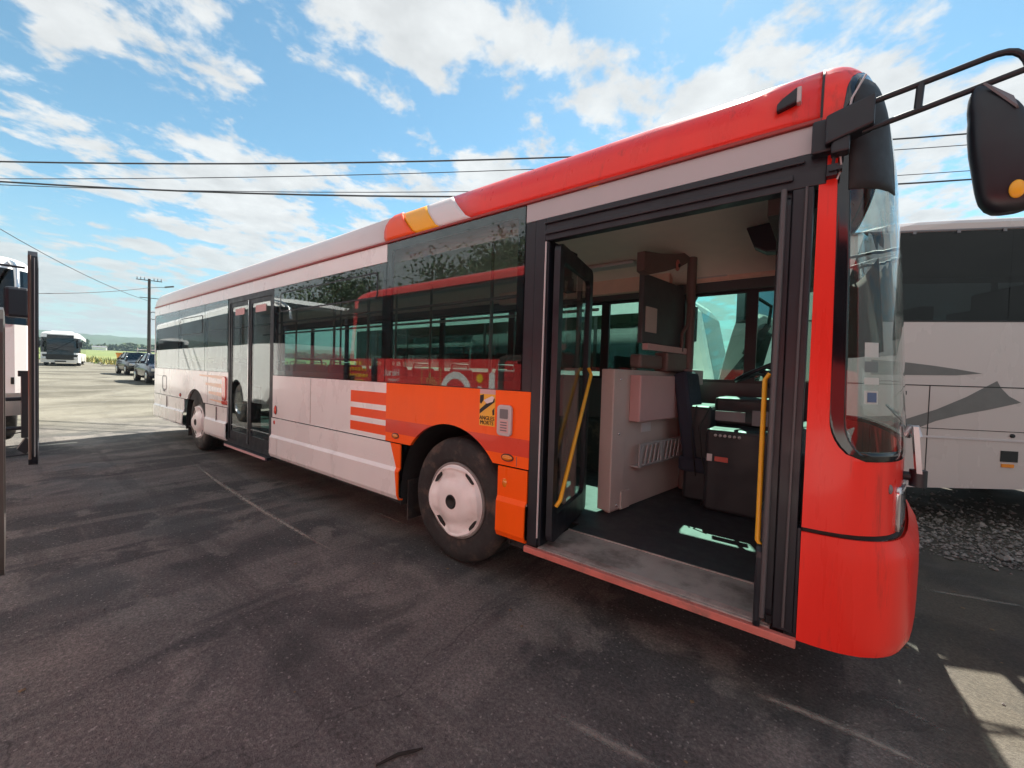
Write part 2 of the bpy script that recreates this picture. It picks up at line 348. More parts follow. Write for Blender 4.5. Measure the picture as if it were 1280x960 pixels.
    st2 = noise_(0.30, 6.0, 0.6, st=((1.2, 1.0, 1), R(0)), loc=(1, 3, 0), dist=0.5)
    pale = mix(rng(st2, 0.36, 0.62, 0, 1), (0.085, 0.078, 0.060), (0.19, 0.18, 0.145))
    pale = mix(rng(streak, 0.5, 0.7, 0, 0.5), pale, (0.125, 0.115, 0.09))
    c = mix(far, c, pale)
    near = rng(sp.outputs[0], 2.3, 2.9, 0, 1)       # dusty strip ahead of the bus
    c = mix(near, c, mix(rng(med, 0.4, 0.6, 0, 1), (0.055, 0.051, 0.043), (0.088, 0.078, 0.06)))
    c = mix(rng(fine, 0.35, 0.7, 0, 1), mix(1.0, c, (0.74, 0.74, 0.74), 'MULTIPLY'), mix(1.0, c, (1.25, 1.25, 1.25), 'MULTIPLY'))
    c = mix(rng(grit, 0.62, 0.78, 0, 0.5), c, (0.22, 0.20, 0.18))
    L.new(c, b.inputs['Base Color'])
    L.new(rng(oil, 0.5, 0.7, 0.9, 0.62), b.inputs['Roughness']); b.inputs['Specular IOR Level'].default_value = 0.35
    ad = N(nt, 'ShaderNodeMath', operation='ADD'); L.new(fine, ad.inputs[0]); L.new(grit, ad.inputs[1])
    bp = N(nt, 'ShaderNodeBump', i_Strength=0.55, i_Distance=0.012); L.new(ad.outputs[0], bp.inputs['Height']); L.new(bp.outputs[0], b.inputs['Normal'])
    return m
mb = MB()
xs = [-1080, -401, -150, -90, -70] + [-56 + 2.0 * i for i in range(25)] + [-6, 0, 6, 20, 58]
ys = [-980, -600, -120, -30, -10, 0, 10, 30, 120, 600, 1280]
mb.grid([[(x, y, gz(x, y)) for y in ys] for x in xs])
struct(mb.build('ground', ground_material()))
def field_material():
    m = bpy.data.materials.new('meadow'); m.use_nodes = True; nt = m.node_tree; L = nt.links; b = nt.nodes['Principled BSDF']
    g = N(nt, 'ShaderNodeNewGeometry'); n = N(nt, 'ShaderNodeTexNoise', i_Scale=0.02, i_Detail=6.0, i_Roughness=0.6)
    mpn = N(nt, 'ShaderNodeMapping'); mpn.inputs['Scale'].default_value = (1, 0.35, 1); L.new(g.outputs['Position'], mpn.inputs[0]); L.new(mpn.outputs[0], n.inputs['Vector'])
    r = N(nt, 'ShaderNodeValToRGB'); L.new(n.outputs[0], r.inputs[0]); e = r.color_ramp.elements
    e[0].position = 0.38; e[0].color = (0.075, 0.12, 0.022, 1); e[1].position = 0.62; e[1].color = (0.16, 0.19, 0.055, 1)
    L.new(r.outputs[0], b.inputs['Base Color']); b.inputs['Roughness'].default_value = 0.95
    return m
mb = MB()
mb.grid([[(x, y, gz(x, 0) + 0.03 + max(0, (-400 - x)) * 0.015) for y in (-900, -120, 0, 60, 140, 900)] for x in (-86, -100, -140, -200, -300, -400, -500, -900)])
struct(mb.build('field', field_material()))
HILL = mat('wooded hill', (0.030, 0.060, 0.035), 0.95, var=0.5, vscale=0.03, bump=0.0)
mb = MB()
rows = []
for k in range(12):
    t = k / 11.0; row = []
    for j in range(260):
        a = R(48 + 102 * j / 259)                 # bearing from +Y towards -X
        r_ = 620 + 420 * t
        x, y = CAM.x - math.sin(a) * r_, CAM.y + math.cos(a) * r_
        h = 33 + 9 * noise.noise(Vector((a * 5.0, 3.1, 0))) + 4.5 * noise.noise(Vector((a * 17, 1.2, 0)))
        z = 11.0 + h * math.sin(t * math.pi / 2) * (0.9 + 0.1 * math.sin(a * 9)) + 2.2 * noise.noise(Vector((x * 0.03, y * 0.03, 0))) + 1.6 * noise.noise(Vector((x * 0.11, y * 0.11, 5)))
        row.append((x, y, z if k else 5))
    rows.append(row)
mb.grid(rows)
struct(mb.build('hills', HILL))

# ------------------------------------------------------------------ the city bus
bus = thing('city_bus', 'red, orange and white city bus standing with its front doorway wide open', 'bus', (-3.0, 1.25, 0))
OFF = (3.0, -1.25, 0)
def bp_(name, mb, mats, parent=None, **kw):
    if parent is None: return mb.build(name, mats, bus, loc=OFF, **kw)
    return mb.build(name, mats, parent, **kw)
BW = 2.5
T = 0.03
# coordinates: x forward (0 = front axle), y into the bus from its door side, z up
RB = -8.72      # rear of the straight side
# ---- upper side panels, below the windows
def arch_pts(cx, rx, zc, rz, z0, n=16, rev=False):
    a0 = math.asin(max(-1, min(1, (z0 - zc) / rz)))
    pts = [(cx + rx * math.cos(a0 + (math.pi - 2*a0) * i / n), zc + rz * math.sin(a0 + (math.pi - 2*a0) * i / n)) for i in range(n + 1)]
    return pts if not rev else pts[::-1]
ZG, ZB, ZT = 0.838, 1.345, 2.40
FA = (-0.055, 0.575, 0.475, 0.585)     # front wheel arch: centre x, rx, centre z, rz
RA = (-6.13, 0.56, 0.475, 0.56)
# materials of the side panels: 0 white 1 orange 2 stripe 3 peach 4 red
LIV = [WHITE, ORANGE, STRIPE, PEACH, RED, BAND]
mb = MB()
ra = arch_pts(*RA, ZG, rev=True)
mb.xz([(RB, ZG)] + ra + [(-4.63, ZG), (-4.63, ZB), (RB, ZB)], 0, T, 0)
xb = -0.845
mb.xz([(-3.14, ZG), (-1.41, ZG), (-1.41, ZB), (-3.14, ZB)], 0, T, 0)
zs = [ZG, 0.885, 0.965, 1.03, 1.11, 1.145, 1.255, ZB]
zs = [ZG, 0.88, 0.965, 1.015, 1.095, 1.145, 1.255, ZB]
for i in range(7):
    mb.xz(rect(-1.41, zs[i], xb, zs[i+1]), 0, T, 0 if i % 2 == 0 else 2)
fa = arch_pts(*FA, ZG, rev=True)
za_, zc_ = 0.915, 1.03
low_ = [p for p in fa if p[1] <= za_ + 1e-6]; l1 = [p for p in fa if p[0] < FA[0]]; r1 = [p for p in fa if p[0] >= FA[0]]
def cut(pts, z):                     # point of the arch polyline at height z
    for p, q in zip(pts, pts[1:]):
        if (p[1] - z) * (q[1] - z) <= 0 and p[1] != q[1]: k = (z - p[1]) / (q[1] - p[1]); return (p[0] + (q[0] - p[0]) * k, z)
for side, x_e in ((l1, xb), (r1, 0.70)):
    ca, cb_ = cut(side, za_), cut(side, zc_)
    lo = [p for p in side if p[1] < za_]; md = [p for p in side if za_ < p[1] < zc_]; hi = [p for p in side if p[1] > zc_]
    if x_e == xb:
        mb.xz([(xb, ZG)] + lo + [ca, (xb, za_)], 0, T, 1); mb.xz([(xb, za_), ca] + md + [cb_, (xb, zc_)], 0, T, 5); left_hi = [cb_] + hi
    else:
        mb.xz([(0.70, za_), ca] + lo[:] + [(0.70, ZG)], 0, T, 1); mb.xz([(0.70, zc_), cb_] + md + [ca, (0.70, za_)], 0, T, 5); right_hi = hi + [cb_]
mb.xz([(xb, zc_)] + left_hi + right_hi + [(0.70, zc_), (0.70, ZB), (xb, ZB)], 0, T, 1)
bp_('side_panel', mb, LIV)
# faded stripes on the white rear flank
mb = MB()
for z0, z1, x0 in ((1.235, 1.29, -5.9), (1.10, 1.17, -5.6), (0.97, 1.04, -5.45), (0.875, 0.92, -5.4)):
    mb.xz([(x0, z0 + 0.03), (-4.72, z0), (-4.72, z1), (x0, z1 - 0.005)], -0.002, 0.001, 0)
bp_('faded_stripes', mb, PEACH)
# ---- skirt with a ledge
def skirt(name, xl, xr, mis, split=None):
    prof = [(0.0, 0.83), (0.0, 0.625), (-0.022, 0.595), (-0.024, 0.40), (-0.012, 0.37), (0.02, 0.365)]
    mb = MB()
    def cols(f, g, mi):
        rows = []
        for (y, z) in prof:
            a, b = f(z), g(z); rows.append([(a + (b - a) * k / 6.0, y, z) for k in range(7)])
        mb.grid(rows, mi, False)
    if split:
        cols(xl, split, mis[0]); cols(split, xr, mis[1])
    else: cols(xl, xr, mis[0])
    return bp_(name, mb, LIV, solid=0.012)
skirt('skirt_panel', lambda z: RB + 0.02 + (0.83 - z) * 0.1, lambda z: -6.70 - (z - 0.36) * -0.05 + (0 if z > .5 else -.03), [0])
skirt('skirt_panel', lambda z: -5.57 + (0.83 - z) * 0.08, lambda z: -4.63, [0])
skirt('skirt_panel', lambda z: -3.14, lambda z: -2.93, [0])
skirt('skirt_panel', lambda z: -2.922, lambda z: -0.615 + (0.0 if z > 0.6 else (0.6 - z) * 0.02), [0, 1], lambda z: interp([(0.36, -0.625), (0.55, -0.64), (0.83, -0.755)], z))
skirt('skirt_panel', lambda z: 0.455 if z > 0.62 else 0.462, lambda z: 0.70, [1])
# shallow pressed hatch in the skirt
mb = MB(); mb.xz(rrect(-2.85, 0.70, -1.65, 0.80, 0.03), -0.006, 0.0); mb.xz(rrect(-1.35, 0.68, -0.95, 0.79, 0.03), -0.008, 0.0)
mb.box((-1.36, -0.012, 0.675), (-0.94, -0.001, 0.69))
bp_('hatch_relief', mb, WHITE, bevel=0.004)
for (xa, za2, xb3, zb3) in ((-8.05, 0.845, -8.042, 1.34), (-5.52, 0.845, -5.512, 1.34), (-2.20, 0.845, -2.194, 1.34), (-8.6, 1.20, -8.2, 1.205), (-7.75, 0.50, -7.744, 0.82), (-5.05, 0.40, -5.044, 0.82), (0.60, 0.845, 0.604, 0.91)):
    mb = MB(); mb.box((xa, -0.0012 if za2 > .83 else -0.0255, za2), (xb3, 0.001, zb3)); bp_('panel_seam', mb, mat('seam grey', (0.16, 0.15, 0.15), 0.7))
for (xa, za2) in ((-7.6, 0.80), (-6.95, 0.80), (-5.2, 0.80), (-4.75, 0.80), (-2.6, 0.80), (-1.85, 0.80), (-0.9, 0.80)):
    mb = MB(); mb.xz(rrect(xa - 0.02, za2 - 0.012, xa + 0.02, za2 + 0.012, 0.008, 3), -0.006, 0.0); bp_('hatch_latch', mb, MIDGREY)
# ---- dark inner liner behind the gaps (visible in the joints and in the wheel arches)
mb = MB()
mb.box((-8.6, 0.034, 0.84), (-4.66, 0.06, 1.34)); mb.box((-3.16, 0.034, 1.06), (0.68, 0.06, 1.34))
mb.box((-8.5, 0.12, 0.30), (-6.75, 2.38, 0.36)); mb.box((-5.5, 0.06, 0.30), (-0.68, 2.44, 0.352)); mb.box((0.52, 0.06, 0.28), (2.1, 2.44, 0.333))
for cx in (-0.055, -6.13):
    rows = []
    for yy in (0.03, 0.75):
        rows.append([(cx + 0.585 * math.cos(math.pi * k / 20), yy, 0.475 + 0.60 * math.sin(math.pi * k / 20)) for k in range(21)])
    mb.grid(rows); mb.box((cx - 0.60, 0.75, 0.2), (cx + 0.60, 0.78, 1.09))
    mb.box((cx - 0.60, 0.03, 0.30), (cx - 0.59, 0.75, 0.5)); mb.box((cx + 0.59, 0.03, 0.30), (cx + 0.60, 0.75, 0.5))
bp_('wheel_housing', mb, UNDER)
# ---- band above the windows and roof cove
mb = MB()
mb.xz(rect(RB, ZT + 0.003, -0.875, 2.556), 0.0, T, 0)
mb.xz(rect(0.625, 2.442, 2.145, 2.556), 0.0, T, 1)
bp_('cornice_panel', mb, [WHITE, GREYP])
mb = MB(); mb.box((RB, -0.014, 2.558), (2.15, 0.03, 2.576))
bp_('gutter', mb, GUTTER, bevel=0.004)
COVE = [(0.0, 2.578), (0.003, 2.61), (0.015, 2.67), (0.035, 2.73), (0.07, 2.79), (0.115, 2.84), (0.175, 2.88), (0.25, 2.907), (0.36, 2.928), (0.50, 2.94)]
bounds = [lambda t: RB, lambda t: -0.89 - 0.05 * math.sin(math.pi * min(1, t)), lambda t: -0.48 - 0.47 * t, lambda t: -0.20 - 0.42 * t, lambda t: 0.13 - 0.44 * t, lambda t: 2.145]
mb = MB()
for i, mi in enumerate((0, 1, 2, 0, 3)):
    rows = []
    for q, (y, z) in enumerate(COVE):
        t = q / 7.0; a, b = bounds[i](min(t, 1)), bounds[i + 1](min(t, 1)); rows.append([(a + (b - a) * k / 8.0, y, z) for k in range(9)])
    mb.grid(rows, mi)
bp_('roof_edge', mb, [WHITER, STRIPE, YELLOWP, RED], solid=0.012)
mb = MB()
rows = []
for (y, z) in [(0.48, 2.935), (0.8, 2.955), (1.25, 2.962), (1.7, 2.955), (2.02, 2.938), (2.25, 2.905), (2.38, 2.86), (2.45, 2.76), (2.5, 2.60), (2.5, 2.41)]:
    rows.append([(x, y, z) for x in (RB, -4, 0, 2.15)])
mb.grid(rows)
mb.box((-7.6, 0.75, 2.955), (-5.6, 1.75, 3.05)); mb.box((-2.6, 0.95, 2.955), (-1.7, 1.6, 3.0))
bp_('roof', mb, WHITE, solid=0.012)
# ---- rear end
mb = MB()
rows = []
for z in (0.37, 0.5, 0.84, 1.345, 2.4, 2.56, 2.7, 2.8, 2.88, 2.935):
    ins = interp([(0.37, 0.0), (2.56, 0.0), (2.7, 0.025), (2.8, 0.08), (2.88, 0.175), (2.935, 0.45)], z)
    back = interp([(0.37, 0.05), (0.84, 0.0), (2.4, 0.03), (2.7, 0.10), (2.88, 0.2), (2.935, 0.35)], z)
    row = []
    for (dx_, yy) in [(0.0, 0.0), (-0.06, 0.006), (-0.14, 0.04), (-0.2, 0.11), (-0.235, 0.25), (-0.26, 1.25), (-0.235, 2.25), (-0.2, 2.39), (-0.14, 2.46), (-0.06, 2.494), (0.0, 2.5)]:
        y2 = yy + ins * (1 - yy / 1.25); row.append((RB + (dx_ if z > .5 or dx_ > -.1 else dx_) * (1 - back) + (0.0 if z < 2.7 else back * 0.1), y2, z))
    rows.append(row)
mb.grid(rows)
bp_('rear_end', mb, WHITE, solid=0.012)
# ---- far side: lower wall, window pillars
mb = MB()
mb.box((RB, 2.47, 0.36), (2.15, 2.5, 1.43)); mb.box((RB, 2.475, 2.38), (2.15, 2.497, 2.45))
for x in (-8.7, -7.2, -5.75, -4.3, -2.85, -1.4, 0.05, 0.98, 1.60):
    mb.box((x - 0.05, 2.462, 1.43), (x + 0.05, 2.5, 2.38))
mb.box((-8.72, 2.465, 1.43), (2.15, 2.498, 1.46)); mb.box((-8.72, 2.465, 2.33), (2.15, 2.498, 2.38))
bp_('far_wall', mb, BLACK)
mb = MB(); mb.box((RB, 2.502, 0.36), (2.15, 2.51, 1.40)); bp_('far_cladding', mb, WHITE)
ed = [-8.65, -7.25, -5.8, -4.35, -2.9, -1.45, 0.0, 0.93, 1.55, 2.12]
for a, b in zip(ed, ed[1:]):
    mb = MB(); mb.box((a + 0.05, 2.478, 1.46), (b, 2.484, 2.33)); bp_('far_window', mb, G_FAR)
# ---- side windows: each a black bonded border with its pane
def window(x0, z0, x1, z1, border=0.05, frames=()):
    fr = MB(); fr.ring(rrect(x0, z0, x1, z1, 0.012, 2), rrect(x0 + border, z0 + border, x1 - border, z1 - border, 0.03, 2), 0.004, 0.03)
    w = bp_('window', fr, BLACKG)
    g = MB(); g.box((x0 + 0.003, -0.002, z0 + 0.003), (x1 - 0.003, 0.0035, z1 - 0.003)); bp_('pane', g, G_NEAR, parent=w)
    return w
for x0, x1 in ((-8.66, -7.06), (-7.05, -5.66), (-5.65, -4.66)): window(x0, ZB + 0.004, x1, ZT, 0.045)
window(-3.135, ZB + 0.004, -0.875, ZT, 0.06)
window(-0.870, ZB + 0.004, 0.618, 2.555, 0.06)
def hopper(x0, z0, x1, z1):
    a = MB(); a.ring(rrect(x0, z0, x1, z1, 0.04), rrect(x0 + 0.012, z0 + 0.012, x1 - 0.012, z1 - 0.012, 0.03), -0.006, -0.002)
    h = bp_('window_vent', a, BLACK); g = MB(); g.xz(rrect(x0 + 0.013, z0 + 0.013, x1 - 0.013, z1 - 0.013, 0.03), -0.0045, -0.0025); bp_('pane', g, G_NEAR, parent=h)
hopper(-2.95, 2.10, -1.0, 2.33)
hopper(-6.95, 1.95, -5.76, 2.24)
# blank black panel beside the front door, door surround
mb = MB()
mb.xz(rect(0.622, ZB, 0.70, 2.44), 0.002, T); mb.xz(rect(0.704, 0.36, 0.78, 2.44), -0.004, 0.06)
mb.xz(rect(0.78, 2.30, 2.175, 2.44), -0.004, 0.06); mb.xz(rect(2.06, 0.36, 2.135, 2.30), -0.002, 0.10)
mb.xz(rect(2.135, 0.36, 2.15, 0.83), 0.003, 0.06); mb.box((0.78, -0.018, 2.335), (2.06, -0.004, 2.36)); mb.box((0.775, -0.02, 2.40), (2.10, -0.004, 2.412))
mb.box((0.778, 0.01, 0.36), (0.80, 0.10, 2.3)); mb.box((2.03, 0.02, 0.36), (2.06, 0.16, 2.3))
bp_('door_surround', mb, BLACK, bevel=0.004)
mb = MB(); mb.tube([(0.79, -0.012, 0.42), (0.79, -0.012, 2.29)], 0.006, 6); bp_('jamb_seal', mb, SIGNGREY)
# ---- rear door
d = MB(); d.ring(rect(-4.63, 0.34, -3.14, ZT), rect(-4.575, 0.40, -3.195, 2.33), 0.0, 0.05); d.box((-4.62, -0.05, 0.30), (-3.15, 0.0, 0.335))
rd = bp_('rear_door', d, BLACK)
for x0, x1 in ((-4.572, -3.892), (-3.878, -3.198)):
    lf = MB(); lf.ring(rrect(x0, 0.40, x1, 2.328, 0.01, 2), rrect(x0 + 0.055, 0.52, x1 - 0.055, 2.27, 0.03, 2), 0.008, 0.04); bp_('door_leaf', lf, BLACK, parent=rd)
    g = MB(); g.box((x0 + 0.05, 0.014, 0.515), (x1 - 0.05, 0.02, 2.275)); bp_('pane', g, G_NEAR, parent=rd)
    s_ = MB(); s_.xz(rrect(x0 + 0.17, 2.15, x1 - 0.19, 2.24, 0.01, 2), 0.009, 0.0125); bp_('door_sticker', s_, PINK, parent=rd)
    k = MB(); k.box((x0 + 0.05, 0.006, 0.60), (x1 - 0.05, 0.011, 0.612)); bp_('door_trim', k, STEEL, parent=rd)
k = MB(); k.box((-3.892, -0.012, 0.41), (-3.878, 0.0, 2.32)); bp_('door_seal', k, STEEL, parent=rd)
k = MB(); k.box((-4.58, -0.058, 0.300), (-3.2, -0.051, 0.33)); bp_('step_edge', k, PINK, parent=rd)
# ---- wheels
def wheel(cx, y0, double=False):
    t = MB(); R_, w = 0.478, 0.27
    prof = [(0.285, 0.035), (0.30, 0.012), (0.34, 0.004), (0.40, 0.0), (0.445, 0.010), (0.468, 0.035), (0.476, 0.06)]
    for k in range(5):
        y = 0.07 + k * 0.04; prof += [(0.478, y), (0.478, y + 0.026), (0.468, y + 0.028), (0.468, y + 0.038)]
    prof += [(0.476, 0.262), (0.44, 0.285), (0.30, 0.29)]
    t.lathe_y(prof, (cx, y0, 0.478), 72)
    w_ = bp_('wheel', t, RUBBER)
    rm = MB(); rm.lathe_y([(0.285, 0.04), (0.292, 0.02), (0.288, 0.008), (0.272, 0.012), (0.262, 0.05), (0.25, 0.12), (0.05, 0.13)], (cx, y0, 0.478), 48); bp_('rim', rm, mat('rim grey', (0.22, 0.21, 0.2), 0.5, var=0.2, vscale=10), parent=w_)
    # cover: dished disc with four raised lobes round the edge
    c = MB(); n = 96; rs = [0.272, 0.267, 0.262, 0.254, 0.245, 0.235, 0.225, 0.212, 0.20, 0.185, 0.17, 0.15, 0.13, 0.09, 0.055]
    def hgt(r, a):
        lobe = 0.5 + 0.5 * math.cos(4 * a - 0.5); lobe = lobe * lobe * (3 - 2 * lobe)
        out = max(0.0, min(1.0, (r - 0.17) / 0.05))
        base = interp([(0.055, -0.044), (0.09, -0.046), (0.13, -0.040), (0.17, -0.022), (0.20, 0.000), (0.225, 0.014), (0.245, 0.014), (0.262, -0.004), (0.272, 0.006)], r)
        if r > 0.265: return 0.010
        return base - 0.042 * lobe * out * (1 if r < 0.26 else 0.6)
    rows = [[(cx + r * math.cos(2*math.pi*k/n), y0 + hgt(r, 2*math.pi*k/n), 0.478 + r * math.sin(2*math.pi*k/n)) for k in range(n + 1)] for r in rs]
    c.grid(rows)
    for q in range(4):
        a0 = (2 * math.pi * (q + 0.5) + 0.5) / 4
        pts = [(cx + r * math.cos(a0 + da), 0.478 + r * math.sin(a0 + da)) for (r, da) in ((0.251, -0.22), (0.254, 0), (0.251, 0.22), (0.236, 0.19), (0.230, 0.1), (0.228, -0.1), (0.234, -0.19))]
        c.xz(pts, y0 - 0.002, y0 + 0.03, 1)
    c.lathe_y([(0.050, -0.03), (0.050, -0.050), (0.042, -0.050), (0.038, -0.03), (0.0, -0.028)], (cx, y0, 0.478), 24, 1)
    bp_('hub_cover', c, [HUB, INK], parent=w_)
    if double:
        t2 = MB(); t2.lathe_y([(0.30, 0.33), (0.44, 0.335), (0.476, 0.36), (0.476, 0.57), (0.44, 0.6), (0.3, 0.6)], (cx, y0, 0.478), 48); bp_('inner_tyre', t2, RUBBER, parent=w_)
wheel(0.0, 0.035); wheel(-6.12, 0.05, True)
# mirrored wheels on the far side
for cx in (0.0, -6.12):
    t = MB(); t.lathe_y([(0.0, 2.44), (0.27, 2.43), (0.44, 2.45), (0.476, 2.42), (0.476, 2.2), (0.44, 2.17), (0.0, 2.17)], (cx, 0, 0.478), 48); bp_('wheel', t, RUBBER)
# mudflap
for xm in (-0.60, -6.72):
    k = MB(); k.box((xm, 0.06, 0.18), (xm + 0.015, 0.36, 0.52)); bp_('mudflap', k, RUBBER)
# ---- front end, lofted round the corner
PLAN = [(2.150, 0.0), (2.22, 0.003), (2.28, 0.014), (2.335, 0.036), (2.385, 0.072), (2.425, 0.118), (2.455, 0.175), (2.478, 0.25), (2.498, 0.36), (2.522, 0.55), (2.545, 0.80), (2.56, 1.02), (2.565, 1.25)]
PLAN = PLAN + [(x, 2.5 - y) for x, y in PLAN[-2::-1]]
_al = [0.0]
for a, b in zip(PLAN, PLAN[1:]): _al.append(_al[-1] + math.hypot(b[0]-a[0], b[1]-a[1]))
UT = _al[-1]
def plan(u):
    u = max(0.0, min(UT, u))
    return interp(list(zip(_al, [p[0] for p in PLAN])), u), interp(list(zip(_al, [p[1] for p in PLAN])), u)
KT = [(0.33, 1.11), (0.34, 1.145), (0.36, 1.17), (0.42, 1.185), (0.60, 1.19), (0.74, 1.18), (0.775, 1.12), (0.822, 1.07), (0.838, 1.01), (1.2, 1.0), (1.6, 0.94), (2.0, 0.87), (2.4, 0.78), (2.6, 0.70), (2.72, 0.62), (2.80, 0.54), (2.86, 0.44), (2.90, 0.32), (2.925, 0.17), (2.937, 0.0)]
def S(u, z, off=0.0):
    x, y = plan(u); k = interp(KT, z)
    ins = interp([(y_z[1], y_z[0]) for y_z in COVE], z) if z > 2.578 else 0.0
    e = 1e-3; x1, y1 = plan(min(UT, u + e)); x0, y0 = plan(max(0, u - e)); tx, ty = x1 - x0, y1 - y0; l = math.hypot(tx, ty)
    nx, ny = ty / l, -tx / l
    yy = y + ins * (1 - y / 1.25)
    return (2.15 + (x - 2.15) * k + nx * off, yy + ny * off, z)
def loft(mb, z0, z1, uL, uR, nu, nz, off=0.0, mi=0):
    rows = []
    for i in range(nz + 1):
        z = z0 + (z1 - z0) * i / nz; a, b = uL(z), uR(z)
        rows.append([S(a + (b - a) * j / nu, z, off) for j in range(nu + 1)])
    mb.grid(rows, mi)
ZW0, ZW1 = 1.145, 2.80
def uwl(z):                                      # outline of the windscreen surround
    if z < ZW0 + 0.17:
        t = (ZW0 + 0.17 - z) / 0.17; return 0.078 + 0.13 * (1 - math.sqrt(max(0, 1 - t * t)))
    return interp([(1.3, 0.078), (2.45, 0.078), (2.6, 0.098), (2.7, 0.125), (2.76, 0.165), (2.80, 0.26)], z)
mb = MB()
loft(mb, 0.838, ZW0, lambda z: 0.0, lambda z: UT, 90, 6)
loft(mb, ZW0, 2.35, lambda z: 0.0, uwl, 6, 40)
loft(mb, 2.35, ZW1, lambda z: 0.0, uwl, 6, 24)
loft(mb, ZW0, ZW1, lambda z: UT - uwl(z), lambda z: UT, 6, 50)
loft(mb, ZW1, 2.937, lambda z: 0.0, lambda z: UT, 90, 12)
bp_('front_panel', mb, RED, solid=0.012, weld=True)
mb = MB(); rows = []
for i in range(17):
    row = []
    for j in range(91):
        u = UT * j / 90; up2 = min(u, UT - u); zl_ = 0.338 + 0.040 * min(1.0, max(0.0, (up2 - 0.15) / 0.75)) ** 1.5
        z = zl_ + (0.818 - zl_) * i / 16; q = S(u, 0.335 + (0.818 - 0.335) * i / 16); row.append((q[0], q[1], z))
    rows.append(row)
mb.grid(rows); bp_('bumper', mb, RED, solid=0.012, weld=True)
mb = MB(); loft(mb, 0.815, 0.842, lambda z: 0.0, lambda z: UT, 60, 2, -0.02); bp_('bumper_joint', mb, UNDER)
mb = MB()
fw = 0.055
loft(mb, ZW0, ZW1, lambda z: uwl(z), lambda z: uwl(z) + fw, 5, 60, 0.003)
loft(mb, ZW0, ZW1, lambda z: UT - uwl(z) - fw, lambda z: UT - uwl(z), 5, 60, 0.003)
loft(mb, ZW0, ZW0 + 0.04, lambda z: uwl(z) + fw, lambda z: UT - uwl(z) - fw, 80, 2, 0.003)
loft(mb, 2.72, ZW1, lambda z: uwl(z) + fw, lambda z: UT - uwl(z) - fw, 80, 3, 0.003)
ws = bp_('windscreen', mb, BLACKG, solid=0.006)
mb = MB(); loft(mb, ZW0 + 0.035, 2.73, lambda z: uwl(z) + fw - 0.004, lambda z: UT - uwl(z) - fw + 0.004, 90, 50, 0.0045)
bp_('pane', mb, G_CLEAR, parent=ws)
mb = MB(); loft(mb, 2.26, 2.74, lambda z: uwl(z) + fw - 0.01, lambda z: 0.385, 8, 12, 0.0075); bp_('windscreen_band', mb, mat('matt black band', (0.014, 0.014, 0.015), 0.6, var=0.1), solid=0.003)
# cove joint behind the front cap
mb = MB(); mb.grid([[(2.143 + dx2, y - 0.002, z + 0.001) for dx2 in (0.0, 0.009)] for (y, z) in COVE]); bp_('roof_joint', mb, INK)
# destination box behind the top of the windscreen
mb = MB(); mb.box((1.95, 0.16, 2.26), (2.225, 2.34, 2.66)); mb.box((2.235, 0.5, 2.25), (2.24, 2.0, 2.55)); bp_('destination_box', mb, mat('dull brown box', (0.05, 0.045, 0.04), 0.6, var=0.15), bevel=0.02)
mb = MB(); loft(mb, 1.68, 2.30, lambda z: UT - 1.25, lambda z: UT - 0.10, 24, 10, -0.03); bp_('sun_blind', mb, mat('brown blind', (0.10, 0.085, 0.07), 0.8, var=0.1), solid=0.004)
# headlight, small marker, wiper, kerb handle on the front
mb = MB(); loft(mb, 0.845, 1.03, lambda z: 0.40, lambda z: 0.62, 10, 6, 0.012); h = bp_('headlight', mb, LENS, solid=0.02)
mb = MB(); loft(mb, 0.845, 1.03, lambda z: UT - 0.62, lambda z: UT - 0.40, 10, 6, 0.012); bp_('headlight', mb, LENS, solid=0.02)
mb = MB(); c0 = Vector(S(0.335, 1.03)); mb.ball(c0, 0.017, 8, 0, (0.6, 0.6, 1.2)); bp_('front_marker', mb, MIDGREY)
mb = MB()
p0 = Vector(S(0.56, 1.24, 0.0)); p1 = Vector(S(0.56, 1.285, 0.035)); p2 = Vector(S(0.565, 1.17, 0.048)); p3 = Vector(S(0.57, 1.08, 0.048))
mb.tube([p0, Vector(S(0.56, 1.285, 0.02)), p1, p1 * 0.6 + p2 * 0.4], [0.012, 0.013, 0.014, 0.02], 10); mb.obox((p1 * 0.5 + p3 * 0.5), (0.009, 0.0, 0.0), (0.0, 0.030, 0.0), (p1 - p3) * 0.5); gh = bp_('wiper_arm', mb, mat('satin silver', (0.55, 0.56, 0.58), 0.3, metal=0.25, coat=0.3))
mb = MB(); mb.tube([p3 + Vector((0, 0, 0.012)), p3 + Vector((0, 0, -0.06))], [0.030, 0.030], 12); mb.tube([p3 + Vector((0, 0, -0.02)), Vector(S(0.57, 1.06, 0.0))], 0.02, 8); bp_('wiper_pivot', mb, BLACK, parent=gh)
mb = MB(); mb.tube([S(0.75, 1.22, 0.012), S(1.2, 1.25, 0.012), S(1.9, 1.32, 0.012)], 0.009, 6); bp_('wiper_blade', mb, BLACK, parent=gh)
